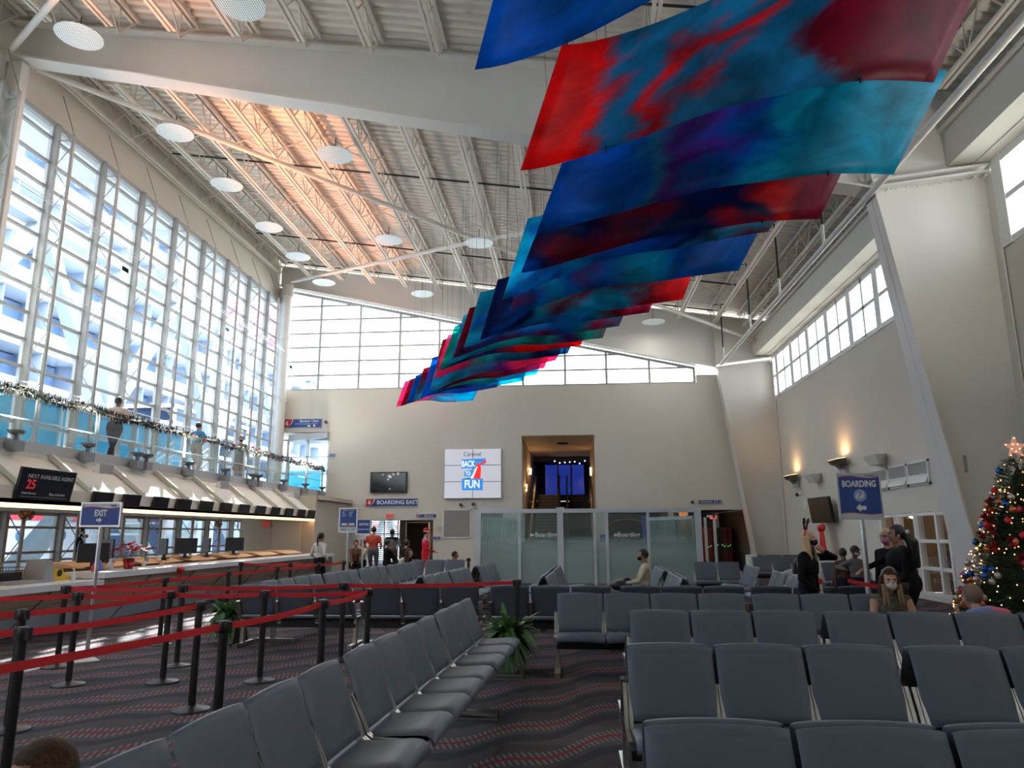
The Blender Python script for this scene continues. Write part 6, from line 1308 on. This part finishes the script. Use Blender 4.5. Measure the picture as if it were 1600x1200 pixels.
WHT = cloth('white', (.62, .60, .57)); NAVY = cloth('navy', (.02, .025, .045)); BLK = cloth('black', (.010, .010, .012)); KHAKI = cloth('khaki', (.35, .29, .22)); GREYC = cloth('grey', (.16, .16, .17)); CREAM = cloth('cream', (.55, .47, .33)); ORG = cloth('orange_red', (.50, .08, .05)); REDC = cloth('red', (.62, .02, .04)); PINKC = cloth('pink', (.62, .18, .32)); TEALC = cloth('blue', (.05, .20, .42)); BROWNC = cloth('brown', (.12, .06, .035)); GREENC = cloth('green', (.04, .22, .08)); LILAC = cloth('lilac_plaid', (.30, .28, .36)); ROSE = cloth('rosy_white', (.52, .42, .38))
# on the balcony
person('person in a pale shirt and dark trousers at the balcony rail, nearest of three', (-11.75, 17.6, 3.35), PI+.35, ROSE, NAVY, SKIN3, HAIRD, 'short', handR=(.0-.30, -.30, 1.12), handL=(.42, .05, 1.0), wide=1.12, H=1.76, footL=(-.02, -.02, .09), footR=(.12, .03, .09), sleeve=.5, lean=.12, face=False)
person('person in a dark vest, blue sleeves and khaki shorts on the balcony', (-11.75, 21.75, 3.35), PI-.2, TEALC, KHAKI, SKIN2, HAIRD, 'short', handL=(.19, .02, 1.0), handR=(-.19, .02, 1.0), elbL=(1, .2, 0), elbR=(-1, .2, 0), shorts=True, sleeve=.5, H=1.70, wide=1.08, face=False)
person('person in a grey dress with face mask reaching out one arm on the balcony', (-11.75, 24.8, 3.35), .5, GREYC, GREYC, SKIN2, HAIRD, 'bun', handR=(-.40, -.1, 1.15), handL=(.18, -.1, 1.0), sleeve=1, H=1.66, skirt=True, mask=BLK)
# around the boarding doorway
person('person with dark hair, white blouse and black trousers beside the tall poster', (-6.75, 19.3, 0), PI-.4, WHT, BLK, SKIN2, HAIRD, 'pony', handL=(.2, -.2, 1.05), handR=(-.2, -.1, 1.0), H=1.62)
person('person in an orange-red shirt and grey trousers seen from behind at the doorway', (at(583, 860, Y=26).x, 26, 0), PI, ORG, GREYC, SKIN2, HAIRD, 'short', handL=(.22, -.15, 1.0), handR=(-.2, -.2, 1.05), sleeve=.4, H=1.82, wide=1.15, face=False)
person('person in a grey shirt with black shoulders and brown shorts seen from behind', (at(612, 860, Y=26.5).x, 26.5, 0), PI+.1, GREYC, BROWNC, SKIN3, HAIRD, 'short', handR=(-.3, -.1, .95), handL=(.24, -.1, .9), sleeve=.5, H=1.74, wide=1.12, shorts=True, back=BLK, face=False)
rr, hd_, h_, k_ = person('person in a red dress, pink sleeves and a red and white hat', (at(664, 880, Y=23.3).x, 23.3, 0), PI*.62, REDC, REDC, SKIN1, HAIRBR, 'short', handL=(.15, -.25, 1.05), handR=(-.18, -.25, 1.05), sleeve=1, H=1.72, skirt=True, back=PINKC, face=False)
MB().ball((0, .01, .07*k_), .105*k_, 14, 10, 0, (.9, 1, .95)).build('red_hat', REDC, h_); MB().lathe((0, .005, .045*k_), [(.098*k_, -.015), (.112*k_, 0), (.098*k_, .02)], 18).build('hat_fur_trim', WHT, h_)
person('person in a lilac plaid shirt bending forward beside the doorway', (at(684, 890, Y=23.2).x, 23.2, 0), PI*.5, LILAC, GREYC, SKIN2, HAIRBR, 'short', seated=True, lean=.95, handL=(.12, -.5, .75), handR=(-.12, -.5, .75), sleeve=.5, face=False)
person('person in white with long brown hair seated low behind the pale-lit benches', (at(622, 895, Y=20.2).x, 20.2, 0), PI*.4, WHT, GREYC, SKIN1, HAIRBR, 'long', seated=True, lean=.5, handL=(.15, -.45, .95), handR=(-.15, -.45, .95), face=False)
for i, (px, Y, t_, hr, lab) in enumerate(((545+10, 24.6, BROWNC, HAIRBR, 'seated person in brown at the left edge of the doorway crowd'), (566, 25.5, CREAM, HAIRBR, 'seated person in a tan jacket in the doorway crowd'), (604, 25.0, BLK, HAIRD, 'seated person in black between the standing people'), (634, 24.4, BLK, HAIRD, 'seated person in black in front of the dark door leaf'))):
    person(lab, (at(px, 880, Y=Y).x, Y, .12), (.4, -.5, 2.2, 2.6)[i], t_, BLK, SKIN2, hr, 'short', seated=True, handL=(.15, -.4, 1.0), handR=(-.15, -.4, 1.0), H=1.72, vox=.018, face=False)
rr = thing('folding_chairs', 'dark stools under the seated people in the doorway crowd', 'stools'); bpy.data.objects.remove(rr)
for i, (px, Y) in enumerate(((555, 24.6), (566, 25.5), (604, 25.0), (634, 24.4))):
    x = at(px, 880, Y=Y).x; MBs = MB().lathe((0, 0, 0), [(.2, 0), (.2, .03), (.04, .05), (.04, .42), (.2, .44), (.2, .48), (.0, .48)], 14); o = MBs.build('stool', BLACKM, loc=(x, Y, 0)); tag(o, 'dark stool under a seated person in the doorway crowd, %s from the left' % ORD[i], 'stool', 'stools in the doorway crowd')
for px, Y, lab in ((684, 23.2, 'low dark stool under the bending person'), (622, 20.2, 'low dark stool under the person with long brown hair')):
    o = MB().lathe((0, 0, 0), [(.2, 0), (.2, .03), (.04, .05), (.04, .33), (.2, .34), (.2, .37), (.0, .37)], 14).build('stool', BLACKM, loc=(at(px, 890, Y=Y).x, Y, 0)); tag(o, lab, 'stool')
# man in cream jacket, seated, profile
rr, hd_, h_, k_ = person('person in a cream jacket and dark mask seated in profile facing left', (1.42, 15.0, -.0), -PI/2, CREAM, BLK, SKIN2, HAIRD, 'short', seated=True, handL=(.08, -.38, 1.10), handR=(-.08, -.38, 1.08), H=1.72, mask=BLK, vox=.012)
g = MB().ball((0, 0, 0), .2, 16, 10, 0, (1.0, .8, .55)).ball((.12, .02, .04), .12, 12, 8).build('backpack', BLACKP, loc=(.93, 15.0, .60)); tag(g, 'black backpack on the lap of the person in the cream jacket', 'backpack')
# right: two standing staff
rr, hd_, h_, k_ = person('person with long blond hair, reindeer antler headband and black blazer raising a hand', (3.05, 9.98, 0), .95, BLK, BLK, SKIN1, HAIRB, 'longback', handL=(.02, -.22, 1.47), handR=(-.16, -.16, .95), elbL=(.3, -1, -.1), palmL=(0, 1, .2), curl=.15, H=1.60, wide=1.15, mask=NAVY, vox=.009, headtilt=-.22)
band(h_, k_, REDC); g = MB()
for s_ in (-1, 1):
    pts = [Vector((s_*.03, .0, .14)), Vector((s_*.06, -.02, .20)), Vector((s_*.09, -.05, .27))]
    for a, b in zip(pts, pts[1:]): g.tube(a, b, .016, 8, 0, .011)
    for q_ in (0, 1): g.tube(pts[1]+Vector((0, 0, .02*q_)), pts[1]+Vector((s_*.02, -.05, .04+.03*q_)), .011, 6, 0, .005)
g.build('antlers', cloth('antler', (.06, .02, .02)), h_); MB().ball((.075, .02, .06), .03, 10, 6, 0, (.5, 1, 1)).build('headband_bow', REDC, h_)
MB().add([(-.05, -.135, 1.30), (.05, -.135, 1.30), (.085, -.06, 1.36), (0, -.13, 1.22), (-.085, -.06, 1.36)], [(0, 3, 1), (0, 1, 2), (0, 4, 3), (1, 3, 2)]).build('white_collar', WHT, rr)
MB().tube((-.02, -.15, 1.28), (-.06, -.15, .98), .006, 6).box((-.10, -.165, .80), (-.03, -.155, .98)).build('lanyard_badge', WHT, rr); MB().ball((-.06, -.155, 1.0), .045, 12, 8, 0, (1, .4, 1)).build('red_rosette', REDC, rr)
rr, hd_, h_, k_ = person('person in a black blazer with long dark ponytail reaching for the strap', (at(1408, 860, Y=10.2).x, 10.2, 0), -PI/2-.2, BLK, BLK, SKIN2, HAIRD, 'bigtail', handR=(-.02, -.62, 1.08), handL=(.2, -.2, .92), H=1.66, wide=1.65, vox=.010, hscale=1.05)
MB().ball((.06, .12, .04), .03, 8, 6).build('hair_clip', WHT, h_)
rr, hd_, h_, k_ = person('person with blond hair, glasses and pink mask behind the person in black', (at(1389, 855, Y=10.95).x, 10.95, 0), -.95, BLK, BLK, SKIN1, HAIRB, 'short', H=1.62, mask=PINKC, vox=.012)
g = MB()
for s_ in (-1, 1):
    P_ = [Vector((s_*.034+.024*math.cos(a), -.094, .016+.019*math.sin(a))) for a in [2*PI*i/12 for i in range(13)]]
    for a, b in zip(P_, P_[1:]): g.tube(a, b, .003, 5)
g.build('glasses', BLACKP, h_)
# masked seated person
FLORAL = mat('cloth_floral', (.12, .10, .07), .85, noise=1.2, nscale=22); MASKP = mat('patterned_mask', (.55, .53, .52), .7, noise=.7, nscale=30)
rr, hd_, h_, k_ = person('person with long brown hair, patterned mask and sleeveless floral top, seated', (at(1391, 930, Y=9.05).x, 9.05, 0), -.12, FLORAL, GREYC, SKIN1, HAIRBR, 'long', seated=True, handL=(.06, -.26, 1.03), handR=(-.06, -.26, 1.03), elbL=(1, .3, -.4), elbR=(-1, .3, -.4), sleeve=0, H=1.56, mask=MASKP, vox=.010, wide=1.08, hscale=1.12)
band(h_, k_, mat('pearl_band', (.2, .2, .2), .3, metal=.6)); g = MB()
for i in range(11): a = PI*(.15+.7*i/10); g.ball((.086*k_*math.cos(a), -.012-.02*k_*math.sin(a), .03*k_+.124*k_*math.sin(a)), .008, 8, 5)
g.build('headband_pearls', WHT, h_)
for s_ in (-1, 1): MB().tube((s_*.085, -.09, 1.03), (s_*.10, -.13, .80), .026, 8, 0, .014).tube((s_*.06, -.11, .98), (s_*.065, -.145, .80), .018, 8, 0, .01).build('front_hair_lock', mat('hair_gold_tips', (.26, .15, .07), .5), rr)
# man with cropped hair at the right, tie-dye shirt (back of the head)
TIE = bpy.data.materials.new('tie_dye_shirt'); TIE.use_nodes = True; nt = TIE.node_tree; tc = nn(nt, 'ShaderNodeTexCoord'); sp = nn(nt, 'ShaderNodeSeparateXYZ'); n_ = nn(nt, 'ShaderNodeTexNoise'); n_.inputs['Scale'].default_value = 5; ad = nn(nt, 'ShaderNodeMath', operation='ADD'); cr = nn(nt, 'ShaderNodeValToRGB')
mu = nn(nt, 'ShaderNodeMath', operation='MULTIPLY'); mu.inputs[1].default_value = -1.6
nt.links.new(tc.outputs['Object'], sp.inputs[0]); nt.links.new(tc.outputs['Object'], n_.inputs[0]); nt.links.new(sp.outputs[0], mu.inputs[0]); nt.links.new(mu.outputs[0], ad.inputs[0]); nt.links.new(n_.outputs[0], ad.inputs[1]); nt.links.new(ad.outputs[0], cr.inputs[0])
cr.color_ramp.elements[0].color = (.18, .24, .5, 1); cr.color_ramp.elements[0].position = .45; cr.color_ramp.elements[1].color = (.65, .12, .2, 1); cr.color_ramp.elements[1].position = .6; nt.links.new(cr.outputs[0], nt.nodes['Principled BSDF'].inputs['Base Color']); nt.nodes['Principled BSDF'].inputs['Roughness'].default_value = .8
p = at(1547, 950, Y=8.4); person('person with cropped hair in a blue and pink tie-dye shirt, seen from behind', (p.x, 8.1, 0), PI+.1, TIE, GREYC, SKIN1, mat('hair_buzz', (.20, .13, .09), .8), 'buzz', seated=True, lean=.95, handL=(.12, -.4, .9), handR=(-.12, -.4, .9), sleeve=.4, H=1.66, vox=.011, wide=1.05, hscale=1.12, face=False)
o = MB().lathe((0, 0, 0), [(.24, 0), (.24, .03), (.04, .05), (.04, .33), (.22, .34), (.22, .38), (.0, .38)], 16).build('stool', BLACKM, loc=(p.x, 8.1, 0)); tag(o, 'low dark stool under the person in the tie-dye shirt', 'stool')
# foreground head lower left
person('person with brown hair, head top visible in the lower left corner', (-1.74, 2.56, -.21), -.9, GREYC, NAVY, SKIN1, HAIRBR, 'long', seated=True, H=1.50, vox=.011, hscale=1.12, lean=.1)
o = MB().lathe((0, 0, 0), [(.2, 0), (.2, .02), (.04, .04), (.04, .10), (.2, .11), (.2, .13), (.0, .13)], 16).build('stool', BLACKM, loc=(-1.74, 2.56, 0)); tag(o, 'low dark stool under the person in the lower left corner', 'stool')
# far right seated
person('person in a black cap, mask and grey shirt seated by the right wall', (at(1336, 880, Y=17.6).x, 17.6, 0), .5, GREYC, NAVY, SKIN3, HAIRD, 'short', seated=True, handL=(.3, -.1, 1.0), handR=(-.42, -.05, 1.25), H=1.74, mask=mat('grey_mask', (.3, .3, .3), .7), face=False)
h_ = [o for o in C.objects if o.name.startswith('head')][-1]; MB().ball((0, .01, .045), .105, 14, 8, 0, (.9, 1.0, .75)).box((-.07, -.2, .035), (.07, -.06, .05)).build('cap', BLACKP, h_)
person('person with dark curly hair seated left of the one in the black cap', (at(1319, 880, Y=17.9).x, 17.9, 0), PI, BROWNC, NAVY, SKIN3, HAIRD, 'short', seated=True, H=1.66, face=False)
for px, Y, lab in ((1336, 17.6, 'dark stool under the person in the black cap'), (1319, 17.9, 'dark stool under the person with curly hair')):
    o = MB().lathe((0, 0, 0), [(.2, 0), (.2, .03), (.04, .05), (.04, .33), (.2, .34), (.2, .37), (.0, .37)], 14).build('stool', BLACKM, loc=(at(px, 890, Y=Y).x, Y, 0)); tag(o, lab, 'stool')
person('person with black hair and white sleeves bending low left of the blond person', (at(1232, 890, Y=16.2).x, 16.2, .0), .2, WHT, BLK, SKIN2, HAIRD, 'long', seated=True, lean=.75, handL=(.2, -.42, .95), handR=(-.2, -.42, .95), H=1.62, face=False)
o = MB().lathe((0, 0, 0), [(.2, 0), (.2, .03), (.04, .05), (.04, .31), (.2, .32), (.2, .36), (.0, .36)], 14).build('stool', BLACKM, loc=(at(1232, 890, Y=16.2).x, 16.2, 0)); tag(o, 'dark stool under the person with white sleeves', 'stool')
for o in list(C.objects):
    if o.type == 'EMPTY' and not o.parent and not any(c.parent == o for c in C.objects): bpy.data.objects.remove(o)
